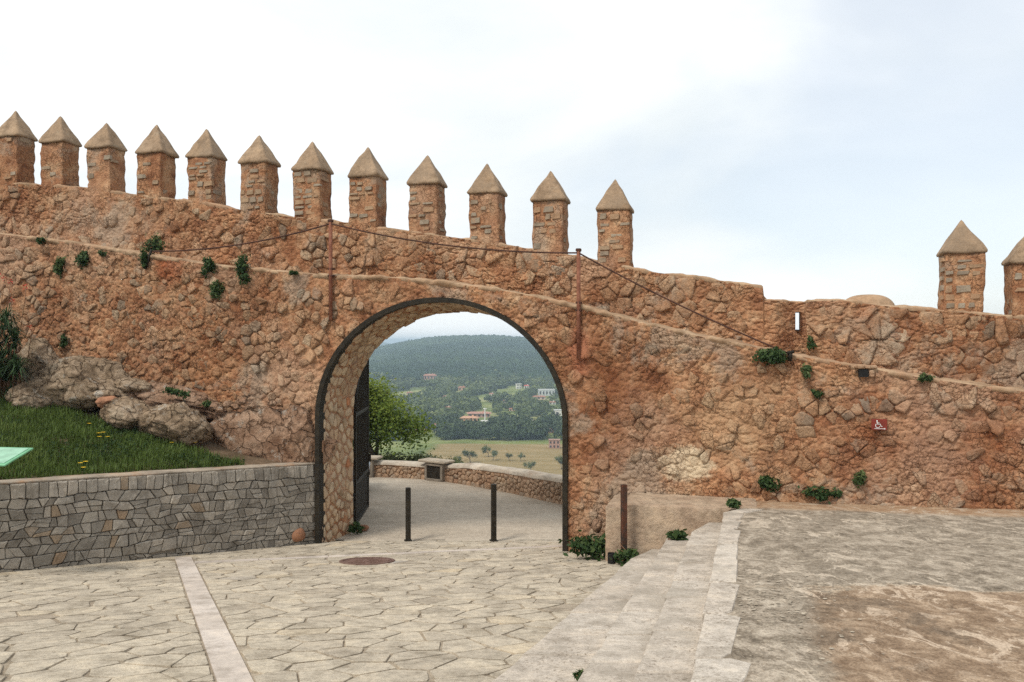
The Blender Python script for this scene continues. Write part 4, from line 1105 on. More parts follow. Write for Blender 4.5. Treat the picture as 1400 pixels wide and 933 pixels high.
GR = [(-40, 555), (0, 548), (60, 552), (130, 567), (190, 590), (250, 600), (285, 625), (310, 640), (250, 700), (-40, 700)]
def px_of(x, y, z): return 700 + F * x / y, 466.5 - F * (z - CZ) / y
def in_poly(px, py, poly):
    c = False; j = len(poly) - 1
    for i in range(len(poly)):
        if (poly[i][1] > py) != (poly[j][1] > py) and px < (poly[j][0] - poly[i][0]) * (py - poly[i][1]) / (poly[j][1] - poly[i][1]) + poly[i][0]: c = not c
        j = i
    return c
# the turf: its limits on the bank are worked out from where it meets the rocks
pts = np.stack([-11 + 8 * rng.random(160000), 8.5 + 7 * rng.random(160000)], 1)
r = -((pts[:, 0] - RW0[0]) * rw_n[0] + (pts[:, 1] - RW0[1]) * rw_n[1])
zz = bed_z(pts[:, 0], pts[:, 1])
lim = 3.6 + .5 * fbm(np.stack([pts[:, 0] * .9, pts[:, 1] * .9, 0 * r], 1), 3, 151)
qq = (pts[:, 0] - RW0[0]) * rw_d[0] + (pts[:, 1] - RW0[1]) * rw_d[1]
lim = np.minimum(lim, .25 + np.clip(qq - 1.0, 0, 9) * 1.5)
ok = (r > .3) & (r < lim) & (pts[:, 1] < D0 - .27 * pts[:, 0] - .5)
pts, zz = pts[ok], zz[ok]
def blades(P, Z, hmin, hmax, w, lean, mat, name, seed=0):
    n = len(P); g = np.random.default_rng(seed); h = hmin + (hmax - hmin) * g.random(n) ** 1.5; a = g.random(n) * 6.283; le = lean * (g.random(n) - .2)
    clump = fbm(np.stack([P[:, 0] * 2.5, P[:, 1] * 2.5, 0 * Z], 1), 3, 161); h = h * (1 + .7 * clump)
    dx, dy = np.cos(a), np.sin(a); ww = w * (.6 + .8 * g.random(n))
    b0 = np.stack([P[:, 0] - dy * ww, P[:, 1] + dx * ww, Z - .01], 1); b1 = np.stack([P[:, 0] + dy * ww, P[:, 1] - dx * ww, Z - .01], 1)
    m0 = np.stack([P[:, 0] - dy * ww * .7 + dx * le * h * .35, P[:, 1] + dx * ww * .7 + dy * le * h * .35, Z + h * .6], 1); m1 = m0 + np.stack([dy * ww * 1.4, -dx * ww * 1.4, 0 * h], 1)
    t = np.stack([P[:, 0] + dx * le * h, P[:, 1] + dy * le * h, Z + h * (1 - .3 * np.abs(le))], 1)
    V = np.stack([b0, b1, m1, m0, t], 1).reshape(-1, 3); k = np.arange(n)[:, None] * 5
    T3 = np.concatenate([k + [0, 1, 2], k + [0, 2, 3], k + [3, 2, 4]], 0)
    tint = np.repeat(np.clip(.45 + .35 * clump + .25 * (g.random(n) - .5), 0, 1), 5)
    return mk(name, V, T3, mat, None, True, tint)
tag(blades(pts, zz, .05, .17, .007, .9, M_GRASS, 'grass', 3), 'lush green grass on the bank behind the grey wall', 'grass', kind='stuff')

gw = np.random.default_rng(9); kk = gw.integers(0, len(pts), 9000); cp = fbm(np.stack([pts[kk, 0] * 1.8, pts[kk, 1] * 1.8, 0 * zz[kk]], 1), 3, 165); kk = kk[cp > .05]
Cw = np.stack([pts[kk, 0], pts[kk, 1], zz[kk] + .03 + .08 * gw.random(len(kk))], 1)
# ------------------------------------------------------------------ rocks
def ico(sub):
    t = (1 + 5 ** .5) / 2
    v = [(-1, t, 0), (1, t, 0), (-1, -t, 0), (1, -t, 0), (0, -1, t), (0, 1, t), (0, -1, -t), (0, 1, -t), (t, 0, -1), (t, 0, 1), (-t, 0, -1), (-t, 0, 1)]
    f = [(0, 11, 5), (0, 5, 1), (0, 1, 7), (0, 7, 10), (0, 10, 11), (1, 5, 9), (5, 11, 4), (11, 10, 2), (10, 7, 6), (7, 1, 8), (3, 9, 4), (3, 4, 2), (3, 2, 6), (3, 6, 8), (3, 8, 9), (4, 9, 5), (2, 4, 11), (6, 2, 10), (8, 6, 7), (9, 8, 1)]
    v = [np.array(p) / np.linalg.norm(p) for p in v]
    for _ in range(sub):
        c = {}; nf = []
        def mid(a, b):
            k = (min(a, b), max(a, b))
            if k not in c: m = v[a] + v[b]; v.append(m / np.linalg.norm(m)); c[k] = len(v) - 1
            return c[k]
        for a, b, d in f: x, y, z = mid(a, b), mid(b, d), mid(d, a); nf += [(a, x, z), (b, y, x), (d, z, y), (x, y, z)]
        f = nf
    return np.array(v), np.array(f)
ICO4, ICO2, ICO1 = ico(4), ico(3), ico(1)
def rock(px, py, w, h, d, depth, mat, label, seed, tilt=0.0, sub=None, cut=.0):
    v, f = sub or ICO4; c = np.array(at(px, py, d)); k = d / F; sz = np.array((w * k / 2, depth / 2, h * k / 2))
    p = v.copy()
    for s in range(9):                                     # flat broken faces
        g = np.random.default_rng(seed * 31 + s); n = g.standard_normal(3); n /= np.linalg.norm(n); lim = .62 + .3 * g.random()
        e = p @ n; p = p - np.outer(np.maximum(e - lim, 0), n) * .85
    nn = fbm(v * 1.6 + seed, 3, 171); n2 = fbm(v * 5 + seed, 4, 173); n3 = 1 - np.abs(fbm(v * 3.2 + seed * 2, 3, 175)) * 2
    n4 = fbm(v * 13 + seed, 3, 177); strat = np.abs(fbm(v * (1.5, 1.5, 6) + seed, 3, 179))
    p = p * (1 + .2 * nn + .1 * n2 + .09 * n3 + .035 * n4 - .09 * strat)[:, None] * sz
    ca2, sa2 = math.cos(tilt), math.sin(tilt); x, z = p[:, 0].copy(), p[:, 2].copy(); p[:, 0] = x * ca2 - z * sa2; p[:, 2] = x * sa2 + z * ca2
    o = mk('rock', p + c, f, mat, None, True, origin='base'); tag(o, label, 'rock', 'rocks at the foot of the wall'); return o
rock(110, 522, 130, 78, 14.6, 1.3, M_ROCK, 'big grey fissured boulder beside the dark aloe bush', 3, -.25)
rock(58, 508, 66, 84, 15.1, 1.0, M_ROCK, 'upright pale grey rock leaning against the rubble wall by the aloe', 5, .1)
rock(46, 545, 60, 60, 14.2, 1.0, M_ROCK, 'dark brown low rock under the aloe bush', 8)
rock(150, 540, 46, 26, 14.3, .6, M_ROCK, 'small whitish rock lying before the big grey boulder', 9, 0, ICO2)
rock(182, 527, 48, 20, 14.45, .5, M_ROCK, 'flat whitish rock beside the gravel slope', 10, -.15, ICO2)
rock(146, 551, 26, 20, 14.0, .4, M_REDROCK, 'small orange-red rock at the top of the grass', 11, 0, ICO2)
rock(180, 568, 80, 46, 14.0, .7, M_ROCK, 'brown hollowed rock at the upper edge of the grass', 12, -.2)
rock(240, 582, 90, 66, 13.95, .8, M_ROCK, 'rounded tan boulder with pale crest next to the yellow flowers', 13, -.2)
rock(225, 548, 170, 42, 14.7, .8, M_ROCK2, 'gravelly earth-coloured rock shelf at the foot of the rubble wall', 14, -.18)
rock(362, 610, 170, 108, 14.33, .42, M_ROCK2, 'large pinkish rough rock mass between the grass bed and the arch', 15, .05)
rock(408, 600, 50, 90, 14.25, .35, M_ROCK2, 'pinkish rock hump hard against the iron arch band', 16)
for i, (px, py) in enumerate([(310, 553), (322, 556), (330, 550), (345, 554), (372, 552), (300, 560)]):
    rock(px, py, 14, 9, 14.2, .15, M_ROCK2, 'little loose stone on top of the pinkish rock mass', 40 + i, 0, ICO2)

# ------------------------------------------------------------------ plants
def leaves(C, Nrm, size, g, asp=.5, droop=.3):
    """one diamond leaf per centre C, facing roughly Nrm"""
    n = len(C); a = g.standard_normal((n, 3)); nn = Nrm + .8 * g.standard_normal((n, 3)); nn /= np.linalg.norm(nn, axis=1, keepdims=True) + 1e-6
    t = np.cross(nn, a); t /= np.linalg.norm(t, axis=1, keepdims=True) + 1e-6; b = np.cross(nn, t)
    s = (size * (.6 + .8 * g.random(n)))[:, None] if np.isscalar(size) else size[:, None]
    V = np.stack([C - t * s, C + b * s * asp, C + t * s, C - b * s * asp], 1).reshape(-1, 3)
    return V, np.arange(n * 4).reshape(-1, 4)
Vw, Qw = leaves(Cw, np.tile((0, -.3, 1.0), (len(Cw), 1)), .026, gw, .55)
tag(mk('ground_cover', Vw, Qw, M_WEED, None, True, np.repeat(.2 + .6 * gw.random(len(Cw)), 4)), 'patches of broad-leaved weeds in the grass bed', 'weeds', kind='stuff')
def clump(center, rad, n, size, mat, label, seed, out=(0, -1, 0), cat_='plant', group=None, name='wall_plant', asp=.5, stem=True):
    g = np.random.default_rng(seed); u = g.standard_normal((n, 3)); u /= np.linalg.norm(u, axis=1, keepdims=True)
    rr = g.random(n) ** .5; lob = 1 + .55 * fbm(u * 1.8 + seed, 3, 181); c = np.array(center); R_ = np.array(rad)
    off = np.array(out); nb = 5; sbc = g.standard_normal((nb, 3)) * .36 * (1, .5, 1); sbc[0] = 0; sbr = .35 + .4 * g.random(nb); sbr[0] = .6; wh = g.integers(0, nb, n)
    Cn = c + (sbc[wh] + u * (rr * lob * sbr[wh])[:, None]) * R_
    far_ = g.random(n) < .06; Cn[far_] = c + (Cn[far_] - c) * 1.5
    o = np.array(out, float)
    base = Vector(c - o * np.max(R_) * .55)
    e = empty(name, base); tag(e, label, cat_, group)
    V, Q = leaves(Cn, u + off * .4 + np.array((0, 0, .5)), size, g, asp)
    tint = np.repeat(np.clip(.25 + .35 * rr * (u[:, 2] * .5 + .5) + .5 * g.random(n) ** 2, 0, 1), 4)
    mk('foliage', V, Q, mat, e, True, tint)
    if stem:
        B = MB()
        for k in range(6):
            q = c + (g.random(3) - .5) * R_ * 2.0; B.tube([base, Vector(c) * .5 + Vector(base) * .5, q], [.012, .008, .004], 5)
        B.build('stem', M_STALK, e, True)
    return e
WN = (-SA, -CA, 0)
WP = [(82, 360, 22, 30, 'trailing dark weed on the wall below the ledge, left of the tuft with upright leaves', 0), (115, 351, 20, 24, 'dark weed tuft on the wall right of the trailing weed', 0),
      (55, 329, 11, 8, 'tiny weed just under the ledge above the trailing weed', 0), (210, 336, 28, 24, 'bushy weed on the ledge where the cable ends', 1), (197, 353, 12, 26, 'thin weed hanging below the ledge beside the cable end', 0),
      (285, 363, 22, 22, 'round caper tuft on the wall face, upper left of a pair', 0), (297, 392, 21, 28, 'round caper tuft on the wall face, lower one of a pair', 0), (330, 366, 32, 38, 'largest caper bush with pale flowers on the wall below the ledge', 0),
      (401, 373, 9, 6, 'tiny tuft under the ledge near the rusty post', 0), (140, 347, 12, 6, 'low tuft along the ledge edge', 0), (87, 470, 12, 16, 'small round weed low on the wall above the grey boulders', 0),
      (1060, 488, 44, 30, 'dark bush hanging over the ledge at the lower end of the cable', 0), (1100, 505, 14, 14, 'small weed on the wall right of the dark ledge bush', 0), (1118, 540, 12, 9, 'bright green tuft midway up the wall left of the red sign', 0),
      (1109, 471, 13, 13, 'tuft growing in the corner by the loophole niche', 2), (1263, 516, 17, 12, 'sprawling weed under the ledge right of the drain hole', 0), (1050, 660, 28, 30, 'dark leafy weed at the wall foot left of two others', 0),
      (1125, 676, 28, 18, 'low spreading weed at the wall foot below the red sign', 0), (1174, 652, 16, 18, 'small weed low on the wall right of the spreading weed', 0), (240, 536, 28, 12, 'low green weed where the rock shelf meets the wall', 0),
      (283, 552, 16, 10, 'small weed behind the tan boulder', 0), (305, 633, 14, 10, 'small weed on top of the grey wall by the pinkish rock', 3)]
for i, (px, py, w, h, lab, mode) in enumerate(WP):
    off = {0: .06, 1: -.15, 2: UO + .12, 3: .06}[mode]
    d = wall_d(px, off) if mode != 3 else 13.75
    if (px, py) in ((240, 536), (283, 552)): d = 14.2
    c = at(px, py, d); k = d / F
    clump(c, (w * k * .55, .05 + w * k * .28, h * k * .55), int(130 + w * h * .55), .034, M_WEED if i % 3 else M_CAPER, lab, 300 + i, WN, 'plant', 'weeds growing from the walls')
def ground_clump(px, py, w, h, d, lab, seed, mat=M_WEED, size=.045):
    k = d / F; clump(at(px, py, d), (w * k * .52, w * k * .4, h * k * .55), int(200 + w * h * .35), size, mat, lab, seed, (0, -.3, .6), 'plant', 'weeds growing from the ground', 'ground_weed')
ground_clump(806, 748, 48, 34, 12.15, 'dense dark weed clump between the arch band and the rough-cast block', 401)
ground_clump(862, 757, 36, 24, 11.5, 'weed clump at the foot of the rust-stained post', 402)
ground_clump(923, 732, 24, 14, 11.2, 'small leafy weed on the steps by the rough-cast block', 403)
ground_clump(1004, 690, 22, 8, 11.4, 'low weed on the terrace beside the top step', 404)
ground_clump(486, 721, 17, 18, 15.1, 'dark weed at the inner foot of the arch', 405)
ground_clump(792, 925, 12, 12, 5.35, 'tiny weed growing in a joint of the steps', 406, M_WEED, .02)
# aloe with red flower spikes at the left
al = empty('aloe_bush', (-8.75, 14.1, 1.9)); tag(al, 'dark spiky aloe bush with red flower spikes against the rubble wall', 'bush')
g = np.random.default_rng(5); V, Fc, T = [], [], []
for k in range(70):
    c = np.array(at(-40 + 66 * g.random(), 432 + 135 * g.random(), 13.7 + .6 * g.random()))
    for j in range(34):
        a = g.random() * 6.283; el = -.2 + 1.5 * g.random(); L = .25 + .22 * g.random(); d = np.array((math.cos(a) * math.cos(el), math.sin(a) * math.cos(el), math.sin(el)))
        sd_ = np.cross(d, (0, 0, 1)); sd_ /= np.linalg.norm(sd_) + 1e-6; up = np.cross(sd_, d); b = len(V); w = .011
        V += [c - sd_ * w, c + sd_ * w, c + d * L * .5 + sd_ * w * .8 + up * .03, c + d * L * .5 - sd_ * w * .8 + up * .03, c + d * L - np.array((0, 0, .12 * L / .3))]
        Fc += [(b, b + 1, b + 2), (b, b + 2, b + 3), (b + 3, b + 2, b + 4)]; T += [np.clip(g.random() * .7 + .25 * el, 0, 1)] * 5
mk('foliage', V, Fc, M_ALOE, al, True, np.array(T))
B = MB()
for k in range(9): B.tube([at(-25 + 6 * k, 560, 14.2), at(-22 + 6 * k, 470 + 10 * (k % 3), 14.3)], [.05, .03], 6)
B.build('stem', M_STALK, al, True)
for (px, py) in ((16, 412), (14, 385), (36, 391), (43, 450), (21, 500), (6, 380)):
    p = np.array(at(px, py, 14.25)); st = MB().tube([at(px - 8, min(py + 60, 540), 14.25), at(px - 2, py + 20, 14.25), p], .006, 5).build('flower_stalk', M_STALK, al, True)
    V, Q = leaves(p + .028 * g.standard_normal((16, 3)) * (1, .6, .9), np.tile((0, -1, 0), (16, 1)), .018, g, .5); mk('flower_head', V, Q, M_RED, st, True, .5)['kind'] = 'stuff'
# yellow flowers
for i, (px, py) in enumerate([(211, 586), (222, 588), (236, 589), (245, 590), (235, 606), (260, 601), (267, 606), (225, 597), (230, 598), (135, 593), (141, 592), (136, 598), (147, 598), (122, 580), (110, 634), (117, 632), (114, 640)]):
    # stands on the bank: walk the ray to the bank
    for d in np.arange(10.4, 15, .02):
        p = at(px, py, d)
        if p[2] < bed_z(np.array([p[0]]), np.array([p[1]]))[0] + .12: break
    q = Vector(p); fl = MB().tube([q + Vector((0, 0, -.14)), q], .003, 4).build('yellow_flower', M_WEED, None, True, .4, 'base')
    tag(fl, 'little yellow daisy standing in the grass', 'flower', 'yellow flowers in the grass')
    B = MB()
    for k in range(9):
        a = k * 6.283 / 9; e = Vector((math.cos(a), math.sin(a) * .8, .35)) * .042; s_ = Vector((-math.sin(a), math.cos(a), 0)) * .012
        B.add([q, q + e * .6 + s_, q + e, q + e * .6 - s_], [(0, 1, 2, 3)])
    B.build('petals', M_YELLOW, fl)

# ------------------------------------------------------------------ rough-cast block, posts, sign and small things
def wbox(s0, s1, o0, o1, z0, z1, name, mat, parent, seed, n=.012, res=.06):
    """a rough box aligned with the gate wall"""
    ns, no, nz = (max(3, int(abs(b - a) / res)) for a, b in ((s0, s1), (o0, o1), (z0, z1)))
    V, Fc = [], []
    def face(f, a, b):
        base = len(V)
        for i in range(a + 1):
            for j in range(b + 1): V.append(f(i / a, j / b))
        for i in range(a):
            for j in range(b): k = base + i * (b + 1) + j; Fc.append((k, k + b + 1, k + b + 2, k + 1))
    L = lambda a, b, t: a + (b - a) * t
    face(lambda x, y: (L(s0, s1, x), L(z0, z1, y), o1), ns, nz); face(lambda x, y: (L(s0, s1, x), z1, L(o1, o0, y)), ns, no)
    face(lambda x, y: (s0, L(z0, z1, y), L(o0, o1, x)), no, nz); face(lambda x, y: (s1, L(z0, z1, y), L(o1, o0, x)), no, nz)
    V = np.array(V); c = np.array([(s0 + s1) / 2, z0, (o0 + o1) / 2]); rd = .035
    for i, p in enumerate(V):                                # round the upper and front arrises
        dz, do = z1 - p[1], o1 - p[2]
        if dz < rd and do < rd: k = rd - math.hypot(rd - dz, rd - do); V[i, 1] -= .4 * max(0, -k); V[i, 2] -= .4 * max(0, -k)
        ds = min(p[0] - s0, s1 - p[0])
        if ds < rd and do < rd: k = math.hypot(rd - ds, rd - do) - rd; V[i, 2] -= .5 * max(0, k)
        if ds < rd and dz < rd: k = math.hypot(rd - ds, rd - dz) - rd; V[i, 1] -= .5 * max(0, k)
    V = V + n * np.stack([fbm(V * 9 + seed, 3, 191), fbm(V * 9 + seed + 7, 3, 193), fbm(V * 9 + seed + 3, 3, 195)], 1)
    return mk(name, [WM(p[0], p[1], p[2]) for p in V], Fc, mat, parent, True)
block = empty('rough_cast_block', WM(2.5, 0, .9)); tag(block, 'pale rough-cast masonry block closing the end of the steps against the wall', 'block')
wbox(1.9, 3.75, .02, .985, -.1, 1.165, 'body', M_BLOCK, block, 1)
wbox(1.66, 1.935, .02, 1.03, -.1, 1.13, 'pier', M_BLOCK, block, 5)
rock(817, 719, 15, 19, 12.25, .2, M_ROCK2, 'rounded tan stone wedged beside the pale block above the weeds', 70, 0, ICO2)

def post(px, ptop, pbot, d, w, mat, name, label, group, cat_='bollard', plate=False):
    x, y, z0 = at(px, pbot, d); z1 = at(px, ptop, d)[2]
    e = empty(name, (x, y, z0)); tag(e, label, cat_, group)
    MB().box((x, y, (z0 + z1) / 2 - .03), (w, w, z1 - z0 + .06), .25, .006).build('shaft', mat, e)
    MB().box((x, y, z1 + .006), (w * 1.02, w * 1.02, .012), .25, .003).build('cap', mat, e)
    MB().box((x, y, z0 + .006), (w * 1.5, w * 1.5, .03), .25, .004).build('foot', mat, e)
    return e
post(558, 668, 740, 14.52, .085, M_IRON, 'bollard', 'dark square iron bollard by the open gate leaf in the archway', 'bollards in the archway')
post(675, 663, 740, 14.5, .085, M_IRON, 'bollard', 'dark square iron bollard standing clear near the middle of the archway', 'bollards in the archway')
post(853, 664, 765, 11.62, .075, M_RUSTPOST, 'iron_post', 'rust-stained iron post in front of the pale rough-cast block', None, 'post')
x, y = on_road(836, 771); B = MB(); B.tube([(x, y, road_z(y) - .02), (x, y, road_z(y) + .15)], .055, 16, False); B.tube([(x, y, road_z(y) + .15), (x, y, road_z(y) - .02)], .046, 16, False)
tb = B.build('socket_tube', M_BLACK, None, True, None, 'base'); tag(tb, 'short black tube socket at the foot of the rough-cast block', 'tube')
MB().tube([(x, y, road_z(y) + .02), (x, y, road_z(y) + .06)], .047, 14).build('plug', M_BLACK, tb)

# manhole cover
x, y = on_road(502, 768); rz0 = road_z(y); tl = -math.atan(.131)
man = empty('manhole_cover', (x, y, rz0)); tag(man, 'round rusty-brown iron manhole cover set in the flagstones', 'manhole cover')
def disc(r0, r1, z0, z1, n=40):
    V, Fc = [], []
    for k in range(n):
        a = 2 * math.pi * k / n
        for r, z in ((r0, z0), (r0, z1), (r1, z1), (r1, z0)): V.append((x + r * math.cos(a), y + r * math.sin(a), rz0 + z - .131 * r * math.sin(a)))
    for k in range(n):
        for j in range(4): Fc.append((k * 4 + j, k * 4 + (j + 1) % 4, ((k + 1) % n) * 4 + (j + 1) % 4, ((k + 1) % n) * 4 + j))
    return V, Fc
v, f = disc(.345, .395, -.03, .016); mk('rim', v, f, M_COVER, man, False)
v, f = disc(.0, .34, -.03, .011); mk('lid', v, f, M_COVER, man, False)
B = MB()
for i in range(-6, 7):
    for j in range(-6, 7):
        a, b = i * .05 + (.025 if j % 2 else 0), j * .05
        if a * a + b * b < .31 ** 2: B.box((x + a, y + b, rz0 - .131 * b + .014), (.03, .024, .012), .3 * ((i + j) % 2), .003)
B.build('tread_pattern', M_COVER, man)

# rusty posts and the sagging cable
def pipe(px, y0, y1, label):
    a, b = Vector(wp(px, y0, .06)), Vector(wp(px, y1, .06)); e = empty('rusty_pipe_post', b); tag(e, label, 'post', 'rusty posts on the wall')
    MB().tube([a, b], .032, 10).build('pipe', M_RUST, e, True)
    MB().box(a + Vector((0, 0, .01)), (.085, .07, .05), -ALPHA, .01).build('cable_clamp', M_CABLE, e)
    for t in (.48, .55):
        p = a + (b - a) * t; MB().box(p + Vector((SA * .03, CA * .03, 0)), (.085, .12, .03), -ALPHA, .004).build('bracket', M_CABLE, e)
pipe(452, 303, 438, 'rusty pipe post fixed to the wall over the left haunch of the arch'); pipe(791, 343, 491, 'rusty pipe post fixed to the wall over the right haunch of the arch')
def sag(a, b, s, n=24): a, b = Vector(a), Vector(b); return [a + (b - a) * t + Vector((0, 0, -4 * s * t * (1 - t))) for t in np.linspace(0, 1, n)]
pa, pb, pc, pd = wp(206, 344, .02), wp(452, 306, .075), wp(791, 346, .075), wp(1080, 484, .03)
for a, b, s, lab in ((pa, pb, .12, 'rusty cable from the ledge weed up to the left pipe post'), (pb, pc, .13, 'rusty cable strung between the two pipe posts over the arch'), (pc, pd, .06, 'rusty cable descending from the right pipe post to the ledge bush')):
    tag(MB().tube(sag(a, b, s), .014, 6).build('cable', M_CABLE, None, True), lab, 'cable', 'handrail cable along the wall')
an = MB(); an.tube([wp(1080, 494, .04), wp(1081, 481, .04)], .03, 8); an.tube([wp(1076, 483, .05), wp(1086, 481, .05)], .022, 8)
tag(an.build('cable_anchor', M_IRON, None, True), 'dark iron anchor holding the lower cable end on the ledge', 'anchor')
an = MB(); an.tube([wp(199, 368, .04), wp(207, 341, .03)], .022, 8)
tag(an.build('cable_anchor', M_IRON, None, True), 'dark iron stake holding the upper cable end by the ledge weed', 'anchor')

# wheelchair sign
def sq(px, py, off): s, z = wall_sz(px, py, .09); return WM(s, z, off)
s0, z1 = wall_sz(1191.5, 573, .09); s1, z0 = wall_sz(1213, 588.5, .09)
sc_, zc_ = (s0 + s1) / 2, (z0 + z1) / 2; SW, SH = s1 - s0, z1 - z0
sign = empty('wheelchair_sign', WM(sc_, zc_, .05)); tag(sign, 'small dark red sign with white wheelchair symbol and arrow on the wall', 'sign')
MB().box(WM(sc_, zc_, .085), (SW, .012, SH), -ALPHA, .003).build('plate', M_SIGN, sign)
for sx in (-1, 1): MB().box(WM(sc_ + sx * SW * .3, zc_, .03), (.02, .1, .02), -ALPHA).build('bracket', M_IRON, sign)
def stroke(B, pts, w):
    V, Fc = [], []; pts = [np.array(p, float) for p in pts]
    for i, p in enumerate(pts):
        t = pts[min(i + 1, len(pts) - 1)] - pts[max(i - 1, 0)]; t /= np.linalg.norm(t); n = np.array((-t[1], t[0])) * w / 2
        for q in (p - n, p + n): V.append(WM(sc_ + q[0] * SW, zc_ + q[1] * SW, .0945))
    for i in range(len(pts) - 1): Fc.append((2 * i, 2 * i + 2, 2 * i + 3, 2 * i + 1))
    B.add(V, Fc)
B = MB(); circ = lambda cx, cy, r, a0, a1, n=18: [(cx + r * math.cos(math.radians(a)), cy + r * math.sin(math.radians(a))) for a in np.linspace(a0, a1, n)]
stroke(B, circ(-.15, .25, .025, 0, 360), .05); stroke(B, [(-.15, .19), (-.13, .03), (.05, .03), (.13, -.14), (.2, -.11)], .05); stroke(B, [(-.14, .12), (.0, .12)], .04)
stroke(B, circ(-.1, -.07, .145, 130, 345), .04)
B.build('wheelchair_symbol', M_WHITE, sign)
B = MB(); stroke(B, [(-.32, -.28), (.4, -.28)], .035); stroke(B, [(.32, -.24), (.4, -.28), (.32, -.32)], .03); B.build('arrow', M_WHITE, sign)

# green information board at the left
bd = empty('information_board', at(-35, 690, 10.1)); tag(bd, 'tilted pale green information board standing in the grass bed', 'board')
c = at(-12, 624, 10.2); B = MB(); B.box(c, (.78, .5, .02), -.16, .004, .30); pn = B.build('panel', M_BOARD, bd)
MB().box((c[0], c[1], c[2] + .014), (.70, .42, .008), -.16, 0, .30).build('print', M_BOARDP, pn)
for dx in (-.3, -.22): MB().box((c[0] + dx, c[1] + .1, c[2] - .2), (.03, .03, .4), -.16, .004).build('leg', M_IRON, bd)

# ------------------------------------------------------------------ iron gate leaf standing open outside the arch
H, Ee = Vector((-2.955, 15.62, -.05)), Vector((-3.035, 17.45, -.05)); leafd = (Ee - H); LL = leafd.length; ld_ = leafd.normalized(); lz = math.atan2(ld_.y, ld_.x)
gate = empty('gate_leaf', H); tag(gate, 'dark iron gate leaf swung open outside the arch', 'gate')
def lp(t, z): p = H + ld_ * (t * LL); return Vector((p.x, p.y, -.05 + z))
def ltop(t): return 2.2 + 1.0 * math.sqrt(max(0, 1 - (1 - t) ** 2))
def bar(t, z0, z1, w, nm): a, b = lp(t, z0), lp(t, z1); MB().box((a + b) / 2, (w, w * .8, (b - a).length), lz, .003).build(nm, M_IRON, gate)
bar(0, .06, 2.2, .07, 'stile'); bar(1, .06, 3.2, .07, 'stile')
for z in (.1, .85, 2.15): MB().box(lp(.5, z), (LL, .045, .06), lz, .003).build('rail', M_IRON, gate)
MB().tube([lp(t, ltop(t)) for t in np.linspace(0, 1, 16)], .032, 8).build('top_rail', M_IRON, gate, True)
for k in range(1, 13): bar(k / 13, .1, ltop(k / 13), .028, 'bar')
MB().box(lp(.5, .47), (LL * .97, .012, .7), lz).build('kick_panel', M_IRON, gate)
for z in (.4, 1.9): MB().tube([lp(-.02, z), lp(-.02, z + .12)], .035, 8).build('hinge', M_IRON, gate, True)
MB().box(lp(1.0, 1.1) + Vector((.04, 0, 0)), (.05, .06, .16), lz, .004).build('lock', M_IRON, gate)
rock(497, 722, 14, 8, 15.35, .2, M_REDROCK, 'small reddish stone on the ground by the gate leaf hinge', 75, 0, ICO2)

# ------------------------------------------------------------------ parked car beyond the leaf
def car(cx, cy, z, rot):
    e = empty('parked_car', (cx, cy, z)); tag(e, 'pale blue-white car parked outside the arch behind the gate leaf', 'car')
    M = Matrix.Translation((cx, cy, z)) @ Matrix.Rotation(rot, 4, 'Z')
    paint = Mat('car_paint', .3, .5); paint.color((.55, .62, .7)); glass = Mat('car_glass', .08, .5); glass.color((.02, .025, .03)); tyre = Mat('tyre', .85, .2); tyre.color((.02, .02, .02)); rim = Mat('wheel_rim', .35, .5); rim.color((.45, .45, .46))
    low = [(-1.95, .3), (-1.98, .55), (-1.9, .86), (-1.0, .95), (1.0, .95), (1.85, .8), (1.98, .55), (1.95, .3)]
    cab = [(-1.78, .93), (-1.45, 1.36), (-.9, 1.47), (.1, 1.45), (.45, 1.33), (1.15, .94)]
    def loft(pr, ws, cl=True):
        V, Fc = [], []; n = len(pr)
        for y, k in ws:
            zc = sum(p[1] for p in pr) / n
            for a, b in pr: V.append(M @ Vector((a * k, y, zc + (b - zc) * (1 - (1 - k) * .8))))
        for j in range(len(ws) - 1):
            for i in range(n): Fc.append((j * n + i, j * n + (i + 1) % n, j * n + n + (i + 1) % n, j * n + n + i))
        Fc += [tuple(range(n - 1, -1, -1)), tuple(range((len(ws) - 1) * n, len(ws) * n))]; return V, Fc
    mk('body', *loft(low, [(-.84, .96), (-.8, .99), (-.6, 1), (.6, 1), (.8, .99), (.84, .96)]), paint.m, e, False)
    mk('roof', *loft(cab, [(-.68, .95), (-.6, .99), (.6, .99), (.68, .95)]), paint.m, e, False)
    for sy in (-1, 1):
        for w in ([(-1.35, .99), (-1.2, 1.33), (-.55, 1.38), (-.55, .99)], [(-.48, .99), (-.48, 1.38), (.15, 1.36), (.75, .99)]):
            mk('window', [M @ Vector((a, sy * (.70 - (b - .95) * .02), b)) for a, b in w], [(0, 1, 2, 3)], glass.m, e, False)
        B = MB(); B.box(M @ Vector((.6, sy * .92, 1.0)), (.16, .14, .12), rot, .02); B.build('mirror', paint.m, e)
        for xx in (-1.25, 1.28):
            a, b = M @ Vector((xx, sy * .68, .31)), M @ Vector((xx, sy * .86, .31)); wl_ = MB().tube([a, b], .31, 20).build('wheel', tyre.m, e, False)
            MB().tube([a, M @ Vector((xx, sy * .87, .31))], .19, 14).build('rim', rim.m, wl_, False)
        MB().box(M @ Vector((1.9, sy * .6, .66)), (.14, .3, .14), rot, .03).build('headlight', rim.m, e)
    mk('windscreen', [M @ Vector(p) for p in ((1.08, -.58, .98), (1.08, .58, .98), (.48, .55, 1.34), (.48, -.55, 1.34))], [(0, 1, 2, 3)], glass.m, e, False)
car(-5.35, 19.2, ASZ + .01, .05)
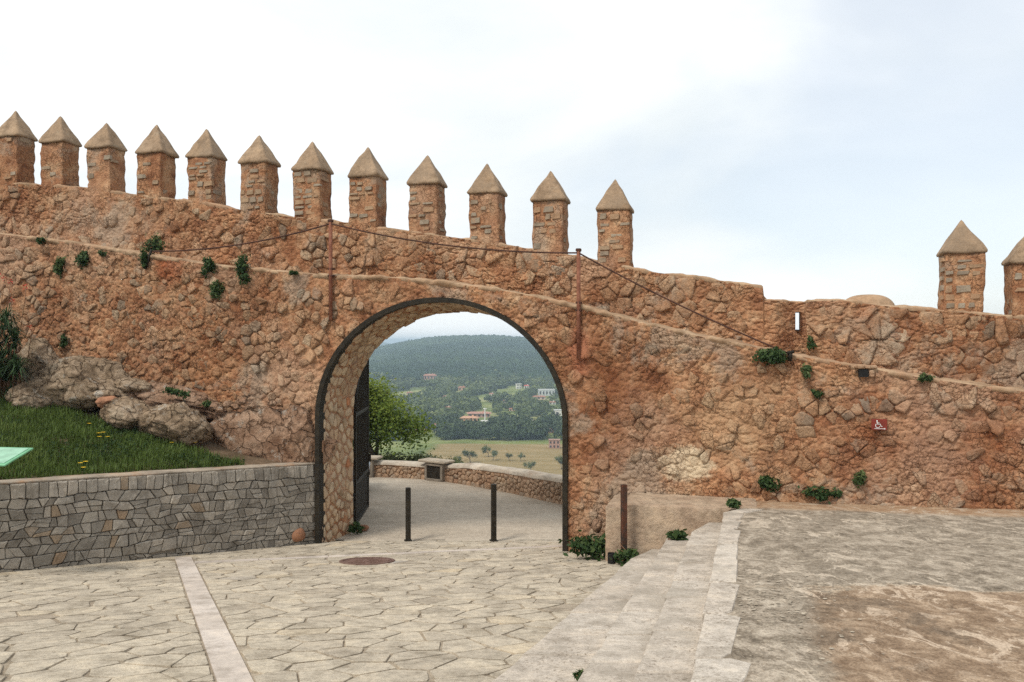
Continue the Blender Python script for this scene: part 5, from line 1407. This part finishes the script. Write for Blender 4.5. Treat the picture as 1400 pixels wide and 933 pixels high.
# ------------------------------------------------------------------ tree outside the parapet
def grow_tree(name, base, h, spread, seed, leafmat, n_leaf, lsize, label, cat_='tree', group=None, trunk_r=.12, levels=4, lean=(0, 0, 0), per=26, spreadc=.28, asp=.55):
    g = np.random.default_rng(seed); e = empty(name, base); tag(e, label, cat_, group); B = MB(); tips = []
    def branch(p, d, L, r, lv):
        pts = [p]; q = p.copy(); dd = d.copy(); n = 4
        for i in range(n):
            dd = dd + (g.random(3) - .5) * .45 + np.array((0, 0, .05)); dd /= np.linalg.norm(dd); q = q + dd * L / n; pts.append(q.copy())
        B.tube([Vector(x) for x in pts], list(np.linspace(r, r * .6, n + 1)), 6 if lv < 2 else 4, lv == 0)
        if lv >= 2: tips.extend(pts[2:])
        if lv < levels:
            for k in range(2 + int(g.random() < .75)):
                a = g.random() * 6.283; s = .55 + .55 * g.random(); sd_ = np.cross(dd, (math.cos(a), math.sin(a), .3)); sd_ /= np.linalg.norm(sd_) + 1e-6
                nd_ = dd * .75 + sd_ * s * spread; nd_ /= np.linalg.norm(nd_); branch(pts[-1] if k else pts[-2], nd_, L * (.62 + .2 * g.random()), r * .58, lv + 1)
    b = np.array(base, float); d0 = np.array((0, 0, 1.0)) + np.array(lean); d0 /= np.linalg.norm(d0)
    branch(b, d0, h * .36, trunk_r, 0)
    B.build('trunk', M_BARK, e, True)
    tips = np.array(tips); sel = tips[g.integers(0, len(tips), n_leaf // per)]
    C = np.repeat(sel, per, 0) + g.standard_normal((len(sel) * per, 3)) * spreadc * h * .12
    nr = C - b - np.array((0, 0, h * .5)); nr /= np.linalg.norm(nr, axis=1, keepdims=True)
    V, Q = leaves(C, nr + np.array((0, 0, .6)), lsize, g, asp)
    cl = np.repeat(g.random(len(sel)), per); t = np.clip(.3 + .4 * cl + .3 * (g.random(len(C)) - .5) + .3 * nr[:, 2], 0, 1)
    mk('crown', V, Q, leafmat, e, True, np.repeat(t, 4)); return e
grow_tree('leafy_tree', (-3.7, 25.2, float(ground_z(np.array([-3.7]), np.array([25.2]))[0])), 5.9, 1.35, 12, M_TREELEAF, 19000, .05, 'yellow-green leafy tree with tangled branches just beyond the parapet', trunk_r=.16, lean=(.05, 0, 0))
grow_tree('leafy_tree', (-6.6, 26.2, float(ground_z(np.array([-6.6]), np.array([26.2]))[0])), 5.6, 1.0, 21, M_TREELEAF, 9000, .06, 'second yellow-green tree behind the parapet, by the gate leaf', trunk_r=.13)
for i, (px, py, w, h) in enumerate([(575, 628, 60, 26), (530, 632, 50, 20), (620, 633, 44, 18)]):
    k = 24.5 / F; clump(at(px, py, 24.5), (w * k * .5, .6, h * k * .7), 1500, .05, M_OLIVE, ['grey-green shrub behind the parapet under the leafy tree', 'shrub behind the parapet between the tree trunk and the gate leaf', 'small dry shrub behind the parapet right of the leafy tree'][i], 500 + i, (0, 0, .5), 'shrub', 'shrubs behind the parapet', 'shrub', .4)

# ------------------------------------------------------------------ the valley
def to_ground(px, py, d0=150, d1=2400):
    u = (px - 700) / F; v = (py - 466.5) / F; d = np.geomspace(d0, d1, 1500); z = ground_z(u * d, d); k = np.argmax(CZ - v * d < z)
    return float(u * d[k]), float(d[k]), float(z[k])
houses = []
def house(px, py, w, h, rot, wall, roof, label, kind='gable', nwin=3, floors=1, deep=.6):
    x, y, z = to_ground(px, py); k = y / F; Wd, Ht = w * k, h * k; Dp = Wd * deep; e = empty('house', (x, y, z)); tag(e, label, 'house', 'houses in the valley')
    houses.append((x, y, max(Wd, Dp)))
    wm = flat('house_wall', wall, .9); rm = flat('house_roof', roof, .9); M = Matrix.Translation((x, y, z)) @ Matrix.Rotation(rot, 4, 'Z')
    wh = Ht * (.72 if kind == 'gable' else 1.0)
    MB().box(M @ Vector((0, 0, wh / 2 - 1)), (Wd, Dp, wh + 2), rot).build('wall', wm, e)
    o = .06 * Wd
    if kind == 'gable':
        V = [M @ Vector(p) for p in ((-Wd / 2 - o, -Dp / 2 - o, wh), (Wd / 2 + o, -Dp / 2 - o, wh), (Wd / 2 + o, Dp / 2 + o, wh), (-Wd / 2 - o, Dp / 2 + o, wh), (-Wd * .36, 0, Ht), (Wd * .36, 0, Ht))]
        rf = mk('roof', V, [(0, 1, 5, 4), (1, 2, 5), (2, 3, 4, 5), (3, 0, 4), (3, 2, 1, 0)], rm, e, False)
        MB().box(M @ Vector((Wd * .2, 0, Ht)), (.8, .8, 1.2), rot).build('chimney', wm, rf)
    else:
        MB().box(M @ Vector((0, 0, wh + .15)), (Wd + .4, Dp + .4, .35), rot).build('roof', rm, e)
    dk = flat('house_window', (.035, .03, .03), .4)
    for fl in range(floors):
        for i in range(nwin):
            q = M @ Vector((Wd * ((i + .5) / nwin - .5), -Dp / 2 - .06, wh * (fl + .5) / floors)); wd = MB().box(q, (Wd / nwin * .4, .15, wh / floors * .48), rot).build('window', dk, e)
    return e
OR, PK, WH, GY, RF = (.62, .36, .22), (.5, .3, .23), (.72, .69, .63), (.55, .55, .52), (.36, .17, .11)
house(588, 519.5, 17, 8, .1, PK, RF, 'pink-walled house high on the wooded hillside', 'gable', 4, 1)
house(631.5, 534, 10, 5.5, 0, (.55, .36, .22), RF, 'small orange house alone among trees below the hill', 'gable', 2)
house(709, 532, 7, 7, .3, WH, GY, 'small white cube house beside a red-roofed one', 'flat', 2, 2)
house(720, 531, 7, 4.5, 0, WH, (.5, .1, .07), 'low white house with a red roof', 'gable', 2)
house(747, 541, 22, 8, .05, (.55, .57, .55), GY, 'long pale grey flat-roofed house with a row of windows', 'flat', 5)
house(737, 546, 17, 5, -.1, (.55, .42, .34), RF, 'low pinkish building in front of the long grey house', 'gable', 3)
house(655, 570, 30, 7, .06, PK, (.42, .22, .16), 'long farmhouse with faded pink roof behind the mast', 'gable', 5)
house(642, 578, 23, 9, -.12, (.72, .42, .24), (.5, .28, .17), 'bright orange-cream villa with dark windows beside the white mast', 'gable', 4, 1)
house(670, 583, 5, 4, .2, WH, GY, 'tiny white shed below the bright villa', 'flat', 1)
house(766, 570, 17, 9, 0, WH, GY, 'white house with dark porch by the edge of the arch', 'flat', 2)
house(750, 592, 13, 6, .15, PK, (.45, .24, .19), 'low house with pinkish roof above the ruin', 'gable', 2)
house(758, 613, 15, 11, -.1, (.4, .24, .18), (.36, .22, .17), 'roofless reddish stone ruin with dark window holes at the field edge', 'flat', 3, 2)
house(597, 590, 8, 11, .1, (.66, .5, .3), RF, 'yellowish tall house partly hidden by the leafy tree', 'gable', 2, 2)
house(573, 592, 20, 6, .1, (.72, .62, .46), RF, 'cream low house seen through the leafy tree', 'gable', 3)
for i_, (px, py, w, h, wc, lab) in enumerate([(540, 522, 7, 4, WH, 'tiny white cottage on the lower hillside left of the pink house'), (610, 545, 8, 4, (.6, .45, .33), 'small tan cottage below the lone orange house'), (690, 551, 7, 4, WH, 'tiny white cottage below the white cube house'),
        (612, 560, 9, 4, (.66, .56, .44), 'low cream cottage above the leafy tree'), (700, 562, 8, 4, (.62, .4, .28), 'small orange cottage between the mast and the white porch house'), (725, 577, 8, 4, WH, 'tiny white shed below the white porch house'), (672, 541, 6, 3.5, (.6, .5, .42), 'tiny beige hut beyond the mast'), (755, 553, 9, 4, WH, 'small white cottage just below the long grey house'), (560, 540, 8, 4, (.62, .45, .33), 'small tan house above the leafy tree crown')]):
    house(px, py, w, h, .2 * (i_ % 3) - .2, wc, RF, lab, 'gable', 2)
x, y, z = to_ground(663, 578); k = y / F
ms = empty('mast', (x, y, z)); tag(ms, 'thin white mast standing beside the bright villa', 'mast'); MB().tube([(x, y, z - 1), (x, y, z + 20 * k)], .35, 6).build('pole', M_WHITE, ms); MB().box((x, y, z + 19 * k), (2.2, .4, .5)).build('crossarm', M_WHITE, ms); MB().box((x, y, z + .5), (5, 3, 1.6)).build('plinth', M_WHITE, ms)
# single trees in the field
for i, (px, py, w, h, lab) in enumerate([(643, 634, 15, 25, 'dark almond tree in the tan field nearest the dark wood'), (674, 630, 13, 17, 'leaning green tree in the field beside a fuller one'), (668, 625, 15, 18, 'fullest light green tree in the field'), (696, 631, 8, 13, 'smallest upright tree in the field'),
                                        (712, 631, 14, 13, 'wide forked tree in the field right of the smallest one'), (726, 646, 22, 19, 'bare grey-green tree at the near edge of the field'), (768, 642, 14, 22, 'bright green tree against the arch band'), (626, 637, 18, 16, 'low grey-green tree at the field corner by the shrubs')]):
    x, y, z = to_ground(px, py); k = y / F; Hh = h * k
    e = grow_tree('field_tree', (x, y, z), Hh * .95, .9, 700 + i, M_OLIVE if i != 2 else M_VALLEY, 1300, Hh * .03, lab, 'tree', 'trees in the field', Hh * .03, 3, per=10, spreadc=.55)
# woodland: dark wood at the field edge, scattered trees and hedges, and the forest on the hill
def woods(name, C, Rr, per, lsz, mat, label, seed, tintc):
    g = np.random.default_rng(seed); n = len(C); u = g.standard_normal((n * per, 3)); u[:, 2] = np.abs(u[:, 2]) * .9 - .25; u /= np.linalg.norm(u, axis=1, keepdims=True)
    R3 = np.repeat(Rr, per, 0); lob = 1 + .3 * g.standard_normal(n * per)[:, None] * .5
    P = np.repeat(C, per, 0) + u * lob * R3 + np.stack([0 * R3[:, 0], 0 * R3[:, 0], R3[:, 2] * .75], 1)
    V, Q = leaves(P, u * 1.5, lsz * np.repeat(Rr[:, 0], per) * (.7 + .6 * g.random(n * per)), g, .8)
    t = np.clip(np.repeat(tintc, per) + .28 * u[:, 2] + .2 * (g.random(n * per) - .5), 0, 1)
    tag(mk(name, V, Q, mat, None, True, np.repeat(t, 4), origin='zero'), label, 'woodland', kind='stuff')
g = np.random.default_rng(77)
def free(x, y):
    k = np.ones(len(x), bool)
    for hx, hy, r in houses: k &= ~((np.abs(x - hx) < r * .62 + 2) & (y > hy - 62) & (y < hy + r * .8))
    return k
n = 420; d = 398 + 62 * g.random(n); u = -.30 + .42 * g.random(n); x = u * d; k = free(x, d); x, d = x[k], d[k]; z = ground_z(x, d); rr = 3.2 + 2.0 * g.random(len(x))
woods('dark_wood', np.stack([x, d, z], 1), np.stack([rr, rr, rr * .85], 1), 230, .17, M_DARKTREE, 'dense dark green wood along the far edge of the field', 78, .3 + .25 * g.random(len(x)))
n = 6500; d = np.sqrt(g.random(n)) * 520 + 455; u = -.30 + .42 * g.random(n); x = u * d
dens = fbm(np.stack([x / 22, d / 70, 0 * x], 1), 3, 201); k = free(x, d) & (dens > -.08 - .3 * sstep(750, 950, d)); x, d, dens = x[k], d[k], dens[k]; z = ground_z(x, d); rr = 1.6 + 2.6 * g.random(len(x))
woods('valley_trees', np.stack([x, d, z], 1), np.stack([rr, rr, rr * .85], 1), 34, .36, M_VALLEY, 'mixed trees and hedges scattered over the valley floor', 79, np.clip(.3 + .5 * dens + .3 * (g.random(len(x)) - .3), 0, 1))
n = 11500; d = np.sqrt(g.random(n) * (1900 ** 2 - 880 ** 2) + 880 ** 2); u = -.30 + .42 * g.random(n); x = u * d; k = free(x, d); x, d = x[k], d[k]; z = ground_z(x, d)
v1, f1 = ICO1; n = len(x); rr = 3.4 + 2.7 * g.random(n); lob = 1 + .28 * g.standard_normal((n, len(v1)))
V = v1[None] * lob[:, :, None] * np.stack([rr, rr, rr * .95], 1)[:, None, :] + np.stack([x, d, z + rr * .45], 1)[:, None, :]
FI = (f1[None] + (np.arange(n) * len(v1))[:, None, None]).reshape(-1, 3)
zone = fbm(np.stack([x / 120, d / 120, 0 * x], 1), 3, 203)
tag(mk('hill_forest', V.reshape(-1, 3), FI, M_FOREST, None, False, np.repeat(np.clip(.45 + .5 * zone + .3 * (g.random(n) - .5), 0, 1), len(v1)), origin='zero'), 'dark pine forest covering the far hill', 'forest', kind='stuff')

# ------------------------------------------------------------------ haze over the valley
hm = bpy.data.materials.new('haze_air'); hm.use_nodes = True; ht = hm.node_tree; ht.nodes.clear()
ho = N(ht, 'ShaderNodeOutputMaterial'); hv = N(ht, 'ShaderNodeVolumePrincipled'); hv.inputs['Color'].default_value = (.68, .86, 1.0, 1); hv.inputs['Density'].default_value = .00036; hv.inputs['Anisotropy'].default_value = 0.0
ht.links.new(hv.outputs[0], ho.inputs['Volume'])
tag(MB().box((0, 0, -20.75), (18200, 18200, 81.5)).build('haze', hm, None, False), 'thin bluish haze lying over the valley', 'haze', kind='stuff')
